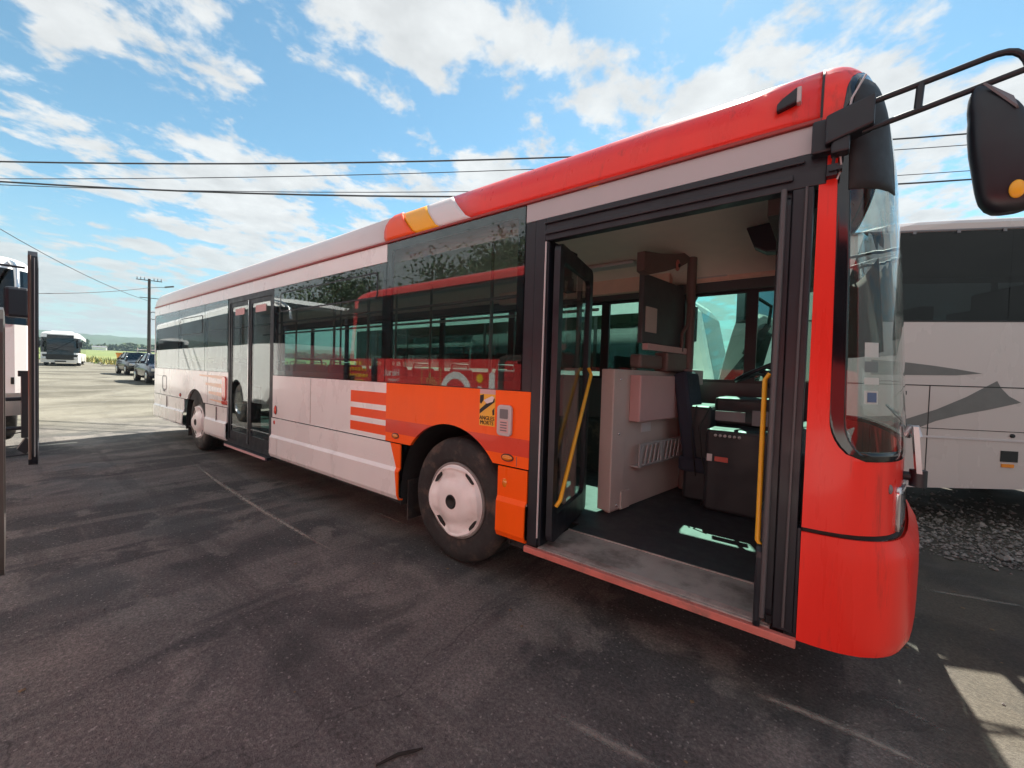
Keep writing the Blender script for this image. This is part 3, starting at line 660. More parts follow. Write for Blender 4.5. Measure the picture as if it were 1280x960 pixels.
# ---- door side mirror on its double tube arm
mb = MB(); mb.box((2.12, -0.055, 2.41), (2.20, -0.004, 2.545))
mb.obox((2.24, -0.05, 2.50), (0.075, 0, 0.02), (0, 0.04, 0), (0, 0, 0.058)); mb.obox((2.215, -0.05, 2.42), (0.03, 0, 0), (0, 0.03, 0), (0, 0, 0.035))
mr = bp_('mirror', mb, BLACK, bevel=0.008)
y_ = -0.05
mb = MB()
arc = [(2.28, y_, 2.555), (2.45, y_, 2.577), (2.60, y_, 2.598), (2.625, y_, 2.600), (2.647, y_, 2.598), (2.665, y_, 2.590), (2.680, y_, 2.575), (2.690, y_, 2.555), (2.70, y_, 2.52), (2.715, y_, 2.40), (2.725, y_, 2.30), (2.715, y_, 2.26), (2.70, y_, 2.25)]
mb.tube(arc, 0.0105, 10)
mb.tube([(2.28, y_, 2.455), (2.45, y_, 2.482), (2.60, y_, 2.508), (2.698, y_, 2.525)], 0.0105, 10)
mb.tube([(2.435, y_, 2.48), (2.44, y_, 2.575)], 0.012, 8)
bp_('mirror_arm', mb, BLACK, parent=mr)
mb = MB(); rows = []
prof = [(2.505, 0.004, 0.01), (2.495, 0.016, 0.022), (2.47, 0.034, 0.035), (2.42, 0.055, 0.047), (2.36, 0.067, 0.055), (2.28, 0.074, 0.06), (2.20, 0.076, 0.06), (2.14, 0.072, 0.054), (2.10, 0.066, 0.048), (2.075, 0.055, 0.04), (2.06, 0.040, 0.03), (2.055, 0.025, 0.02)]
zz = [2.505 - 0.45 * (0.5 - 0.5 * math.cos(math.pi * k / 30)) for k in range(31)]
pz = prof[::-1]
for z in zz:
    hw = interp([(p[0], p[1]) for p in pz], z); hd = interp([(p[0], p[2]) for p in pz], z)
    cx = interp([(2.05, 2.672), (2.2, 2.66), (2.4, 2.625), (2.5, 2.585)], z)
    rows.append([(cx + hw * math.copysign(abs(math.cos(a))**0.6, math.cos(a)), -0.05 + hd * math.copysign(abs(math.sin(a))**0.7, math.sin(a)), z) for a in [2*math.pi*k/24 for k in range(25)]])
mb.grid(rows); mb.add(rows[0][:-1], [tuple(range(24))]); mb.add(rows[-1][:-1], [tuple(range(24))])
bp_('mirror_housing', mb, BLACK, parent=mr)
mb = MB(); mb.ball((2.675, -0.106, 2.115), 0.03, 10, 0, (0.62, 0.3, 1.0)); bp_('mirror_lamp', mb, YELLOW, parent=mr)
mb = MB(); mb.add([(2.592, -0.092, 2.496), (2.66, -0.085, 2.43), (2.69, -0.06, 2.36), (2.665, -0.108, 2.385)], [(0, 1, 2, 3)]); bp_('mirror_cap', mb, MIDGREY, parent=mr, solid=0.006)
mb = MB(); mb.tube([(2.20, -0.045, 2.42), (2.195, -0.035, 2.36)], 0.007, 6); mb.box((2.175, -0.05, 2.31), (2.21, -0.01, 2.355)); mb.box((2.183, -0.06, 2.325), (2.225, -0.02, 2.34)); bp_('mirror_clamp', mb, BLACK, parent=mr)
mb = MB(); mb.tube([(2.235, -0.012, 2.56), (2.245, -0.012, 2.62), (2.27, -0.010, 2.67), (2.285, -0.004, 2.70)], 0.004, 6); bp_('mirror_cable', mb, SIGNGREY, parent=mr)
mb = MB(); mb.tube([(2.215, -0.03, 2.40), (2.222, -0.03, 2.34), (2.21, -0.02, 2.30)], 0.004, 6); bp_('mirror_cable', mb, SIGNGREY, parent=mr)
# mirror on the driver's side
mb = MB(); yl = 2.66
mb.tube([(2.25, 2.46, 2.55), (2.45, yl, 2.62), (2.62, yl, 2.63), (2.665, yl, 2.58), (2.67, yl, 2.2)], 0.014, 8); mb.tube([(2.25, 2.46, 2.45), (2.5, yl, 2.56), (2.66, yl, 2.58)], 0.012, 8)
mb.box((2.655, yl - 0.10, 1.85), (2.68, yl + 0.10, 2.40))
bp_('driver_mirror', mb, BLACK, bevel=0.01)
# ---- small fittings on the flank
mb = MB(); mb.xz([(1.985, 2.655), (2.055, 2.672), (2.068, 2.69), (2.07, 2.735), (2.055, 2.738), (2.0, 2.705), (1.985, 2.69)], -0.012, 0.02); k = bp_('roof_marker', mb, BLACK, bevel=0.008)
mb = MB(); mb.box((2.058, -0.016, 2.668), (2.074, 0.018, 2.735)); bp_('lens', mb, SIGNGREY, parent=k, bevel=0.004)
def oval(name, x, z, rx, rz, m, frame=BLACK, d=0.014):
    a = MB(); n = 20
    a.xz([(x + (rx + .006) * math.cos(2*math.pi*k/n), z + (rz + .006) * math.sin(2*math.pi*k/n)) for k in range(n)], -0.006, 0.002)
    o = bp_(name, a, frame); b = MB(); b.ball((x, -0.005, z), 1.0, 8, 0, (rx, d, rz)); bp_('lens', b, m, parent=o)
oval('side_marker', 0.525, 0.893, 0.046, 0.020, AMBER); oval('side_marker', -0.70, 0.895, 0.04, 0.018, AMBER, d=0.01)
oval('side_marker', 0.515, 0.722, 0.023, 0.036, AMBER); oval('side_marker', -3.05, 0.93, 0.03, 0.05, REDLENS); oval('side_marker', -3.06, 0.78, 0.03, 0.03, REDLENS)
oval('side_marker', -6.95, 0.89, 0.04, 0.03, REDLENS)
mb = MB(); mb.xz(rrect(-4.83, 0.93, -4.68, 1.28, 0.05), -0.02, 0.0); mb.xz(rrect(-4.86, 0.87, -4.65, 0.93, 0.02), -0.012, 0.0); bp_('door_button', mb, REDLENS, bevel=0.006)
mb = MB(); mb.ring(rrect(-8.15, 0.93, -7.85, 1.21, 0.06), rrect(-8.13, 0.95, -7.87, 1.19, 0.05), -0.004, 0.0); mb.xz(rrect(-8.06, 0.9, -7.95, 0.93, 0.01), -0.012, 0.0); bp_('filler_flap', mb, MIDGREY)
# validator plate beside the doorway
mb = MB(); mb.xz(rrect(0.438, 1.038, 0.562, 1.247, 0.028), -0.022, 0.0); vp = bp_('call_plate', mb, SIGNGREY, bevel=0.006)
mb = MB(); mb.xz(rrect(0.465, 1.155, 0.535, 1.22, 0.006, 2), -0.024, -0.021); bp_('screen', mb, MIDGREY, parent=vp)
mb = MB(); mb.xz(rrect(0.463, 1.06, 0.538, 1.145, 0.006, 2), -0.0235, -0.021, 0)
for q in range(4): mb.box((0.472, -0.0245, 1.072 + q * 0.018), (0.528, -0.0234, 1.080 + q * 0.018), 1)
bp_('notice', mb, [PINK, MIDGREY], parent=vp)
# blind spot warning sticker
mb = MB(); mb.xz(rect(0.262, 1.088, 0.405, 1.312), -0.0025, 0.0, 0); mb.xz(rect(0.262, 1.312, 0.405, 1.345), -0.0025, 0.0, 1)
mb.xz([(0.264, 1.17), (0.40, 1.26), (0.40, 1.285), (0.33, 1.25), (0.264, 1.20)], -0.0038, -0.002, 2); mb.xz([(0.30, 1.268), (0.375, 1.30), (0.395, 1.292), (0.385, 1.262), (0.33, 1.245)], -0.0045, -0.002, 3)
mb.xz([(0.264, 1.30), (0.30, 1.31), (0.30, 1.27), (0.275, 1.24), (0.264, 1.25)], -0.0032, -0.002, 2); mb.xz([(0.38, 1.20), (0.40, 1.22), (0.40, 1.17), (0.385, 1.165)], -0.0032, -0.002, 2)
st = bp_('blind_spot_sticker', mb, [YELLOW, PINK, INK, PAPER])
text('lettering', 'ANGLES', 0.040, INK, st, (0.333, -0.004, 1.130), (R(90), 0, 0), align='CENTER', sx=0.95)
text('lettering', 'MORTS', 0.040, INK, st, (0.333, -0.004, 1.097), (R(90), 0, 0), align='CENTER', sx=0.95)
mb = MB(); mb.xz(rect(0.62, 0.598, 0.698, 0.695), -0.002, 0.0, 0)
for q in range(5):
    for (xa, xb2) in ((0.628, 0.655), (0.66, 0.69)): mb.box((xa, -0.0032, 0.61 + q * 0.016), (xb2 - 0.004 * (q % 2), -0.0018, 0.616 + q * 0.016), 1)
bp_('data_label', mb, [PAPER, INK])
mb = MB(); mb.xz([(1.08, 2.565), (1.13, 2.558), (1.12, 2.553), (1.06, 2.556)], -0.001, 0.001); bp_('paint_chip', mb, YELLOWP)
# ---- interior: floor, step, ceiling, wall linings
mb = MB(); mb.box((-8.5, 0.55, 0.34), (2.0, 2.47, 0.358)); mb.box((-8.5, 0.06, 0.34), (-4.6, 0.55, 0.358)); mb.box((-3.2, 0.06, 0.34), (-0.65, 0.55, 0.358))
mb.box((0.80, 0.40, 0.34), (2.05, 0.55, 0.359)); bp_('floor', mb, FLOORM)
mb = MB(); mb.box((0.79, 0.0, 0.338), (2.05, 0.40, 0.356)); 
for q in range(5): mb.box((0.80, 0.02 + q * 0.012, 0.356), (2.04, 0.026 + q * 0.012, 0.3585))
mb.box((0.79, 0.395, 0.356), (2.05, 0.405, 0.362)); stp = bp_('entry_step', mb, ALU)
mb = MB(); mb.box((0.70, -0.03, 0.312), (2.15, 0.0, 0.35)); bp_('sill_edge', mb, mat('scuffed sill', (0.52, 0.16, 0.13), 0.5, var=0.2, vscale=6, dirt=(0.2, 0.12, 0.1), dscale=8, dlo=0.5, dhi=0.7), parent=stp, bevel=0.004)
mb = MB()
rows = [[(x, y, z) for x in (-8.6, -4, 0.5, 2.0)] for (y, z) in [(0.10, 2.42), (0.16, 2.55), (0.35, 2.66), (0.75, 2.70), (1.75, 2.70), (2.15, 2.66), (2.38, 2.55), (2.44, 2.45)]]
mb.grid(rows); bp_('ceiling', mb, CREAM, solid=0.01)
mb = MB(); mb.box((-8.6, 0.45, 2.625), (0.6, 0.62, 2.66)); mb.box((-8.6, 1.9, 2.625), (0.6, 2.05, 2.66)); bp_('ceiling_lamp', mb, SIGNGREY, bevel=0.01)
mb = MB(); mb.box((-8.6, 2.40, 2.36), (2.0, 2.46, 2.46)); mb.box((-8.6, 2.43, 0.358), (2.0, 2.465, 1.43)); bp_('wall_lining', mb, DARKGREY)
mb = MB(); mb.xz(rrect(1.06, 2.47, 1.84, 2.70, 0.02), 2.395, 2.42); mb.box((1.05, 2.39, 2.455), (1.9, 2.42, 2.468)); mb.box((-1.5, 2.30, 2.42), (0.85, 2.40, 2.62)); bp_('luggage_panel', mb, mat('pinkish lining', (0.78, 0.52, 0.42), 0.55, var=0.08), bevel=0.006)
mb = MB(); mb.lathe_y([(0.0, 0), (0.034, 0.0), (0.034, 0.012)], (1.67, 2.384, 2.585), 20); 
bp_('panel_vent', mb, BROWN)
mb = MB()
for q in range(3):
    for w2 in range(3): mb.box((1.40 + w2 * 0.07, 2.39, 2.53 + q * 0.03), (1.45 + w2 * 0.07, 2.396, 2.545 + q * 0.03))
bp_('panel_lettering', mb, REDLENS)
# partition behind the driver, along p = A + s*d
PA, PB = Vector((0.87, 0.91, 0)), Vector((1.09, 2.31, 0)); PD = (PB - PA).normalized(); PN = Vector((PD.y, -PD.x, 0))   # PN faces the door side of the front
def pp(s, z, o=0.0): v = PA + PD * s + PN * o; return (v.x, v.y, z)
def pbox(mb, s0, s1, z0, z1, o0, o1, mi=0): mb.prism([(s0, z0), (s1, z0), (s1, z1), (s0, z1)], lambda p, d: pp(p[0], p[1], d), o0, o1, mi)
mb = MB(); pbox(mb, 0.0, 1.42, 0.36, 1.52, -0.05, 0.0); pbox(mb, -0.03, 0.17, 0.38, 1.52, -0.10, 0.02); pbox(mb, 0.12, 0.26, 0.37, 0.52, 0.0, 0.03)
pt = bp_('partition', mb, TAUPE, bevel=0.008)
mb = MB(); pbox(mb, 0.24, 0.98, 1.09, 1.48, 0.0, 0.10); bp_('fare_box', mb, PINK, parent=pt, bevel=0.01)
mb = MB()
mb.prism(rect(0.30, 0.70, 1.40, 0.71), lambda p, d: pp(p[0], p[1], d), 0.0, 0.08); pbox(mb, 0.30, 1.40, 0.88, 0.90, 0.07, 0.08); pbox(mb, 0.30, 1.40, 0.70, 0.72, 0.07, 0.08)
for q in range(14):
    s0 = 0.31 + q * 0.077; dirn = 0.05 if (q // 5) != 1 else 0.05
    mb.prism([(s0, 0.715), (s0 + 0.025, 0.715), (s0 + 0.025 + dirn, 0.885), (s0 + dirn, 0.885)], lambda p, d: pp(p[0], p[1], d), 0.071, 0.079)
for q in (0.30, 0.68, 1.04, 1.36): pbox(mb, q, q + 0.04, 0.70, 0.90, 0.0715, 0.0815)
bp_('leaflet_rack', mb, SIGNGREY, parent=pt)
mb = MB(); pbox(mb, 0.41, 1.20, 1.76, 2.36, -0.05, 0.0); bp_('cab_cabinet', mb, DARKGREY, parent=pt, bevel=0.01)
mb = MB(); pbox(mb, 0.45, 0.65, 1.86, 2.08, 0.002, 0.006, 0); pbox(mb, 0.42, 1.36, 1.70, 1.755, 0.0, 0.05, 1); bp_('cab_notice', mb, [TAUPE, PINK], parent=pt)
mb = MB(); pbox(mb, 0.35, 0.75, 1.54, 1.66, -0.08, 0.03, 0); pbox(mb, 0.78, 1.2, 1.52, 1.70, -0.08, 0.06, 0); bp_('fare_machine', mb, BROWN, parent=pt, bevel=0.02)
mb = MB(); mb.tube([pp(1.24, 0.36, 0.05), pp(1.24, 2.70, 0.05)], 0.045, 10); mb.tube([pp(1.10, 1.72, 0.04), pp(1.10, 1.90, 0.04), pp(1.18, 1.98, 0.05), pp(1.2, 2.2, 0.05)], 0.018, 8); bp_('cab_post', mb, BROWN, parent=pt)
mb = MB(); v = Vector(pp(0.96, 2.53, 0.03)); mb.ball(v, 0.055, 10, 0, (0.4, 1, 1)); bp_('hammer_holder', mb, mat('coral plastic', (0.6, 0.18, 0.15), 0.4), parent=pt)
mb = MB(); v2 = Vector(pp(0.95, 2.52, 0.055)); mb.ball(v2, 0.02, 8, 0, (0.6, 1, 1)); bp_('hammer_grip', mb, INK, parent=pt)
mb = MB(); mb.prism([(0.33, 2.36), (0.33, 2.52), (0.6, 2.56), (0.9, 2.62), (1.2, 2.70), (1.22, 2.62), (1.0, 2.52), (0.7, 2.42), (0.42, 2.34)], lambda p, d: pp(p[0], p[1], d), -0.03, 0.04); bp_('cab_valance', mb, BROWN, parent=pt)
mb = MB(); pbox(mb, 1.14, 1.40, 1.40, 1.55, 0.0, 0.14, 0); bp_('coin_tray', mb, SIGNGREY, parent=pt, bevel=0.01)
mb = MB(); pbox(mb, 1.36, 1.42, 0.5, 1.05, 0.0, 0.16, 0); pbox(mb, 1.2, 1.42, 0.86, 0.90, 0.0, 0.26, 0); bp_('cab_gate', mb, PINK, parent=pt, bevel=0.008)
# driver's place
mb = MB(); mb.box((1.20, 1.75, 0.36), (1.42, 2.42, 1.22)); mb.box((1.42, 1.55, 0.36), (2.12, 2.42, 1.05)); mb.box((1.40, 1.95, 1.05), (1.95, 2.42, 1.30)); mb.box((1.95, 0.3, 0.36), (2.28, 2.42, 0.80)); mb.box((2.05, 0.22, 0.80), (2.36, 2.30, 1.12))
db = bp_('dashboard', mb, mat('charcoal dash', (0.022, 0.022, 0.026), 0.55, var=0.1), bevel=0.03)
mb = MB(); mb.box((1.44, 1.545, 0.78), (1.48, 1.549, 0.84), 0); mb.box((1.50, 1.543, 0.785), (1.60, 1.549, 0.825), 1); bp_('warning_label', mb, [PAPER, REDLENS], parent=db)
mb = MB(); mb.box((1.48, 1.60, 1.12), (1.70, 1.615, 1.20)); mb.box((1.75, 1.60, 1.10), (1.90, 1.615, 1.22)); bp_('switch_panel', mb, MIDGREY, parent=db)
mb = MB(); cw = Vector((1.78, 1.95, 1.56)); ax = Vector((-0.45, 0.0, 0.9)).normalized(); e1 = Vector((0, 1, 0)); e2 = ax.cross(e1)
mb.tube([cw + (e1 * math.cos(2*math.pi*k/28) + e2 * math.sin(2*math.pi*k/28)) * 0.235 for k in range(29)], 0.017, 8, caps=False)
for a in (0.4, 2.7, 4.7): mb.tube([cw - ax * 0.05, cw + (e1 * math.cos(a) + e2 * math.sin(a)) * 0.23], 0.014, 6)
mb.tube([cw - ax * 0.04, cw - ax * 0.4], 0.04, 10); mb.ball(cw - ax * 0.03, 0.06, 8, 0, (1, 1, 0.5)); bp_('steering_wheel', mb, BLACK)
mb = MB(); mb.box((1.16, 1.72, 0.62), (1.62, 2.2, 0.76)); mb.obox((1.2, 1.96, 1.12), (0.06, 0, 0.02), (0, 0.23, 0), (-0.06, 0, 0.40)); mb.box((1.25, 1.8, 0.36), (1.55, 2.1, 0.62)); bp_('driver_seat', mb, SEATM, bevel=0.03)
mb = MB(); mb.prism([(1.66, 2.66), (1.95, 2.68), (1.95, 2.44), (1.80, 2.45), (1.72, 2.50)], lambda p, d: (p[0], d, p[1]), 1.5, 1.62); bp_('sun_visor', mb, BLACK, bevel=0.01)
mb = MB(); mb.tube([(1.70, 2.2, 2.64), (1.98, 2.2, 2.62)], 0.02, 6); bp_('visor_rail', mb, BLACK)
mb = MB()
for q in range(6): mb.lathe_y([(0.0, -0.012), (0.012, -0.012), (0.012, 0.0)], (1.50 + q * 0.035, 1.549, 1.00 + 0.0 * q), 10)
bp_('switches', mb, SIGNGREY, parent=db)
mb = MB(); mb.tube([(1.42, 1.70, 1.22), (1.36, 1.60, 1.05), (1.38, 1.62, 0.8), (1.46, 1.58, 0.55), (1.40, 1.60, 0.38)], 0.008, 6); mb.tube([(1.30, 1.74, 1.22), (1.28, 1.66, 1.0), (1.32, 1.70, 0.6)], 0.006, 6); bp_('cables', mb, INK, parent=db)
mb = MB(); pbox(mb, 0.45, 0.62, 0.98, 1.06, 0.001, 0.004); bp_('fare_notice', mb, PAPER, parent=pt)
for sz in ((0.06, 0.42), (0.06, 1.0), (0.06, 1.44), (1.36, 0.42)):
    mb = MB(); mb.ball(Vector(pp(sz[0], sz[1], 0.022 if sz[0] < .2 else 0.002)), 0.011, 6); bp_('screw', mb, STEEL, parent=pt)
mb = MB(); mb.xz(rrect(1.10, 2.50, 1.38, 2.67, 0.015), 2.390, 2.396); bp_('hatch', mb, SIGNGREY)
# front door: two leaves swung inwards
def leaf(h0, h1, z0, z1, gl, tag_name):
    A, B = Vector((*h0, 0)), Vector((*h1, 0)); D = (B - A).normalized(); L_ = (B - A).length; Nn = Vector((D.y, -D.x, 0))
    f = lambda p, d: tuple((A + D * p[0] + Nn * d) + Vector((0, 0, p[1])))
    o_, i_ = rrect(0, z0, L_, z1, 0.05, 3), rrect(0.075, z0 + gl, L_ - 0.075, z1 - 0.10, 0.05, 3); n = len(o_)
    mb = MB()
    vs = [f(p, -0.02) for p in o_] + [f(p, -0.02) for p in i_] + [f(p, 0.02) for p in o_] + [f(p, 0.02) for p in i_]; fs = []
    for i in range(n):
        j = (i + 1) % n; fs += [(i, j, n + j, n + i), (2*n+i, 3*n+i, 3*n+j, 2*n+j), (i, 2*n+i, 2*n+j, j), (n+i, n+j, 3*n+j, 3*n+i)]
    mb.add(vs, fs); o = bp_('front_door', mb, BLACK)
    g = MB(); g.prism(rrect(0.06, z0 + gl - 0.01, L_ - 0.06, z1 - 0.09, 0.05, 3), f, -0.003, 0.003); bp_('pane', g, glass('door glass', (0.80, 0.85, 0.85), 0.04, 0.03), parent=o)
    return o, f, L_
lf1, f1, L1 = leaf((0.85, 0.03), (0.69, 0.80), 0.385, 2.29, 0.16, 'rear leaf')
mb = MB(); mb.tube([f1((0.04, 0.62), 0.03), f1((0.045, 0.66), 0.055), f1((0.69, 1.47), 0.055), f1((0.70, 1.52), 0.03)], 0.014, 8); bp_('handrail', mb, YELLOW, parent=lf1)
mb = MB(); 
for q in (0.68,): mb.prism([(0.60, 0.37), (0.64, 0.37), (0.64, 2.3), (0.60, 2.3)], f1, -0.05, -0.021)
bp_('door_strip', mb, BROWN, parent=lf1)
lf2, f2, L2 = leaf((2.035, 0.0), (1.97, 0.62), 0.385, 2.29, 0.16, 'front leaf')
mb = MB(); mb.tube([f2((0.02, 0.70), -0.025), f2((0.02, 0.73), -0.045), f2((0.15, 1.47), -0.045), f2((0.15, 1.50), -0.025)], 0.0115, 8); bp_('handrail', mb, YELLOW, parent=lf2)
mb = MB(); mb.prism(rrect(-0.03, 0.33, 0.10, 0.72, 0.05, 3), f2, -0.05, -0.021); bp_('door_brush', mb, BLACK, parent=lf2, bevel=0.01)
mb = MB(); mb.tube([(2.02, -0.022, 0.40), (2.03, -0.022, 2.3)], 0.012, 8); mb.tube([(2.10, -0.01, 0.38), (2.11, -0.01, 2.3)], 0.006, 6); bp_('door_shaft', mb, DARKGREY, parent=lf2)
for z in (1.6, 1.85, 2.05, 1.2, 0.9):
    pass
# passenger seats and poles
def pseat(x, y, flip=1):
    s_ = MB(); s_.box((x - 0.2, y - 0.21, 0.75), (x + 0.22, y + 0.21, 0.84)); s_.obox((x - 0.23 * flip, y, 1.14), (0.035, 0, 0), (0, 0.21, 0), (-0.06 * flip, 0, 0.36)); s_.box((x - 0.1, y - 0.06, 0.358), (x + 0.1, y + 0.06, 0.75))
    o = bp_('passenger_seat', s_, SEATM, bevel=0.025)
    g = MB(); g.tube([(x - 0.30 * flip, y - 0.2, 1.3), (x - 0.31 * flip, y - 0.16, 1.56), (x - 0.31 * flip, y + 0.16, 1.56), (x - 0.30 * flip, y + 0.2, 1.3)], 0.016, 6); bp_('grab_rail', g, MIDGREY, parent=o)
for x in (-0.9, -1.75, -2.6, -5.0, -5.9, -6.8, -7.7): pseat(x, 2.12)
for x in (-1.1, -1.95, -2.8, -5.3, -6.9, -7.8): pseat(x, 0.42)
POLE = mat('grey green pole', (0.20, 0.24, 0.22), 0.35, var=0.05)
for x in (-0.3, -2.3, -4.7, -3.1, -6.4):
    for y in (0.75, 1.75): mb = MB(); mb.tube([(x, y, 0.36), (x, y, 2.69)], 0.017, 8); bp_('grab_pole', mb, POLE)
for y in (0.75, 1.75): mb = MB(); mb.tube([(-8, y, 2.15), (0.3, y, 2.15)], 0.016, 8); bp_('ceiling_rail', mb, POLE)
mb = MB(); mb.box((0.30, 0.60, 2.20), (0.40, 1.10, 2.55)); bp_('monitor', mb, INK, bevel=0.01)
# windscreen stickers
for z, h_, m_, w_ in ((1.605, 0.06, PAPER, 0.062), (1.535, 0.045, MIDGREY, 0.06), (1.477, 0.028, PAPER, 0.065), (1.41, 0.055, PAPER, 0.06)):
    mb = MB(); loft(mb, z - h_ / 2, z + h_ / 2, lambda q: 0.20, lambda q: 0.20 + w_, 4, 2, -0.004, 0); bp_('windscreen_sticker', mb, m_)
mb = MB(); loft(mb, 1.39, 1.43, lambda q: 0.212, lambda q: 0.25, 4, 2, -0.002, 0); bp_('windscreen_sticker', mb, mat('blue dot', (0.05, 0.08, 0.25), 0.5))

# ------------------------------------------------------------------ coaches
def coach(name, label, loc, rz, L, W, H, z0, belt, wtop, wsz, paint, glassm=G_DARK, group=None, lean=0.55, axles=(2.6, 8.6), pill=True, lower=None, chamfer=0.0, seats=True, gfrom=None):
    root = thing(name, label, 'coach' if H > 3.2 else 'bus', loc, rz, group)
    zl = [z0, z0 + 0.25, 0.95, belt, (belt + wtop) / 2, wtop, wtop + (H - wtop) * 0.45]
    zl = sorted(set(zl)); hw = W / 2
    cov = [(0.03, H - (H - wtop) * 0.35), (0.10, H - (H - wtop) * 0.18), (0.25, H - 0.05), (0.6, H - 0.01)]
    def xf(z):                                       # front profile, 0 = most forward
        return -interp([(z0, 0.10 + chamfer), (z0 + 0.35, 0.0), (wsz, 0.02), (wtop, 0.02 + lean * 0.7), (H - 0.15, lean + 0.1), (H, lean + 0.45)], z)
    stn = [(0.0, 0.42), (0.03, 0.27), (0.09, 0.15), (0.20, 0.06), (0.42, 0.015), (0.75, 0.0)]
    def section(d, ins, x_abs=None):
        pts = [((xf(z) - d) if x_abs is None else x_abs, hw - ins, z) for z in zl] + [((xf(z) - d) if x_abs is None else x_abs, hw - ins - c * (1 if ins < .3 else .7), z) for (c, z) in cov]
        return pts + [(x, -y, z) for (x, y, z) in pts[::-1]]
    secs = [section(d, i) for d, i in stn]
    for xa, i in ((-2.2, 0), (-L + 0.35, 0.0), (-L + 0.12, 0.04), (-L, 0.25)): secs.append(section(0, i, xa))
    n = len(secs[0]); ib = zl.index(belt); iw = zl.index(wtop)
    body, gls = MB(), MB()
    def cls(k):                                      # 'g' where strip k..k+1 lies between belt and window top
        k2 = k if k < n // 2 else n - 2 - k
        return 'g' if ib <= k2 < iw else ('l' if k2 < ib else 'r')
    for i in range(len(secs) - 1):
        for k in range(n - 1):
            c = cls(k); q = [secs[i][k], secs[i][k+1], secs[i+1][k+1], secs[i+1][k]]
            straight = 5 <= i <= 6
            if c == 'l' and straight: continue
            if c == 'g' and i >= (gfrom if gfrom is not None else 4 if pill else 3) and i < len(secs) - 3: gls.add(q, [(0, 1, 2, 3)])
            else: body.add(q, [(0, 1, 2, 3)], 0, True)
    for k in range(n // 2):                          # front and rear faces
        f = secs[0]; q = [f[k], f[k+1], f[n-2-k], f[n-1-k]]
        za, zb_ = f[k][2], f[k+1][2]; mid = (za + zb_) / 2
        if mid > wsz and za < wtop + 0.02 and k + 1 < n // 2:
            gls.add(q, [(0, 1, 2, 3)])
        elif k + 1 <= n // 2 - 1 or True: body.add(q, [(0, 1, 2, 3)], 0)
        r_ = secs[-1]; q = [r_[k], r_[k+1], r_[n-2-k], r_[n-1-k]]; body.add(q, [(0, 1, 2, 3)], 0)
    for sgn in (1, -1):                              # straight flanks below the windows, cut for the wheels
        for (a, b) in ((secs[5], secs[7]),):
            xa, xb_ = -0.75, -L + 0.35
            pts = [(xf(z) - 0.75, z) for z in zl[:ib + 1]][::-1]
            arcs = []
            for ax_ in axles:
                arcs += [(-ax_ + 0.58 * math.cos(math.pi * q / 14), max(z0, 0.5 + 0.58 * math.sin(math.pi * q / 14))) for q in range(15)]
            body.xz(pts + arcs + [(xb_, z0), (xb_, belt)], sgn * (hw - 0.02), sgn * hw, 0)
    body.box((-L + 0.5, -hw + 0.35, z0 + 0.05), (-1.2, hw - 0.35, min(1.0, belt - 0.05)), 1)
    w = gls.build('windows', glassm, root, solid=0.004)
    pm = body; x = -2.4
    while x < L and x > -L + 0.6:
        for sgn in (1, -1): pm.box((x - 0.04, sgn * (hw - 0.01) - 0.012, belt), (x + 0.04, sgn * (hw - 0.01) + 0.002, wtop), 2)
        x -= 1.6
    body.build('body', [paint, UNDER, INK], root)
    for ax_ in axles:
        for sgn in (1, -1):
            t = MB(); y = sgn * (hw - 0.06); t.lathe_y([(0.29, 0), (0.42, -0.01 * sgn), (0.485, -0.04 * sgn), (0.485, -0.26 * sgn), (0.4, -0.28 * sgn)], (-ax_, y, 0.49), 36)
            wh = t.build('wheel', RUBBER, root); h_ = MB(); h_.lathe_y([(0.29, 0), (0.27, -0.03 * sgn), (0.12, 0.01 * sgn), (0.0, 0.015 * sgn)], (-ax_, y, 0.49), 24); h_.build('hub', STEEL, wh)
    if seats:
        s_ = MB(); s_.box((-L + 0.6, -hw + 0.12, belt - 0.75), (-1.3, hw - 0.12, belt - 0.70))
        x = -2.6
        while x > -L + 0.9:
            for y in (-0.8, 0.8): s_.box((x - 0.08, y - 0.42, belt - 0.7), (x + 0.08, y + 0.42, belt + 0.42)); s_.box((x, y - 0.42, belt - 0.5), (x + 0.45, y + 0.42, belt - 0.35))
            x -= 0.85
        s_.build('seats', SEATM, root, bevel=0.03)
        lin = MB(); lin.box((-L + 0.5, -hw + 0.15, wtop + 0.06), (-1.2, hw - 0.15, wtop + 0.09)); lin.build('ceiling', CREAM, root)
    return root, xf

# white coach with grey swooshes behind the red nose
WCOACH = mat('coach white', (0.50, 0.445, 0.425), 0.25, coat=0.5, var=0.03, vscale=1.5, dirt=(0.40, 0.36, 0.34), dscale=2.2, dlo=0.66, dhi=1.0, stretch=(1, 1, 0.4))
a25 = R(25.38)
# flank line passes (3.03, 3.81) with direction (cos a25, sin a25); heading is the opposite way
def wflank(s, o=0.0):
    return Vector((3.029 + math.cos(a25) * s - math.sin(a25) * o, 3.808 + math.sin(a25) * s + math.cos(a25) * o, 0))
front = wflank(-1.55, 1.275)
rc, _ = coach('tour_coach', 'tall white coach with dark grey swooshes, parked behind the nose of the red bus', tuple(front), a25 + math.pi, 12.0, 2.55, 3.22, 0.36, 2.135, 3.04, 1.15, WCOACH, glass('smoked coach glass', (0.30, 0.32, 0.32), 0.022), lean=0.7, axles=(3.75, 9.6), chamfer=0.05)
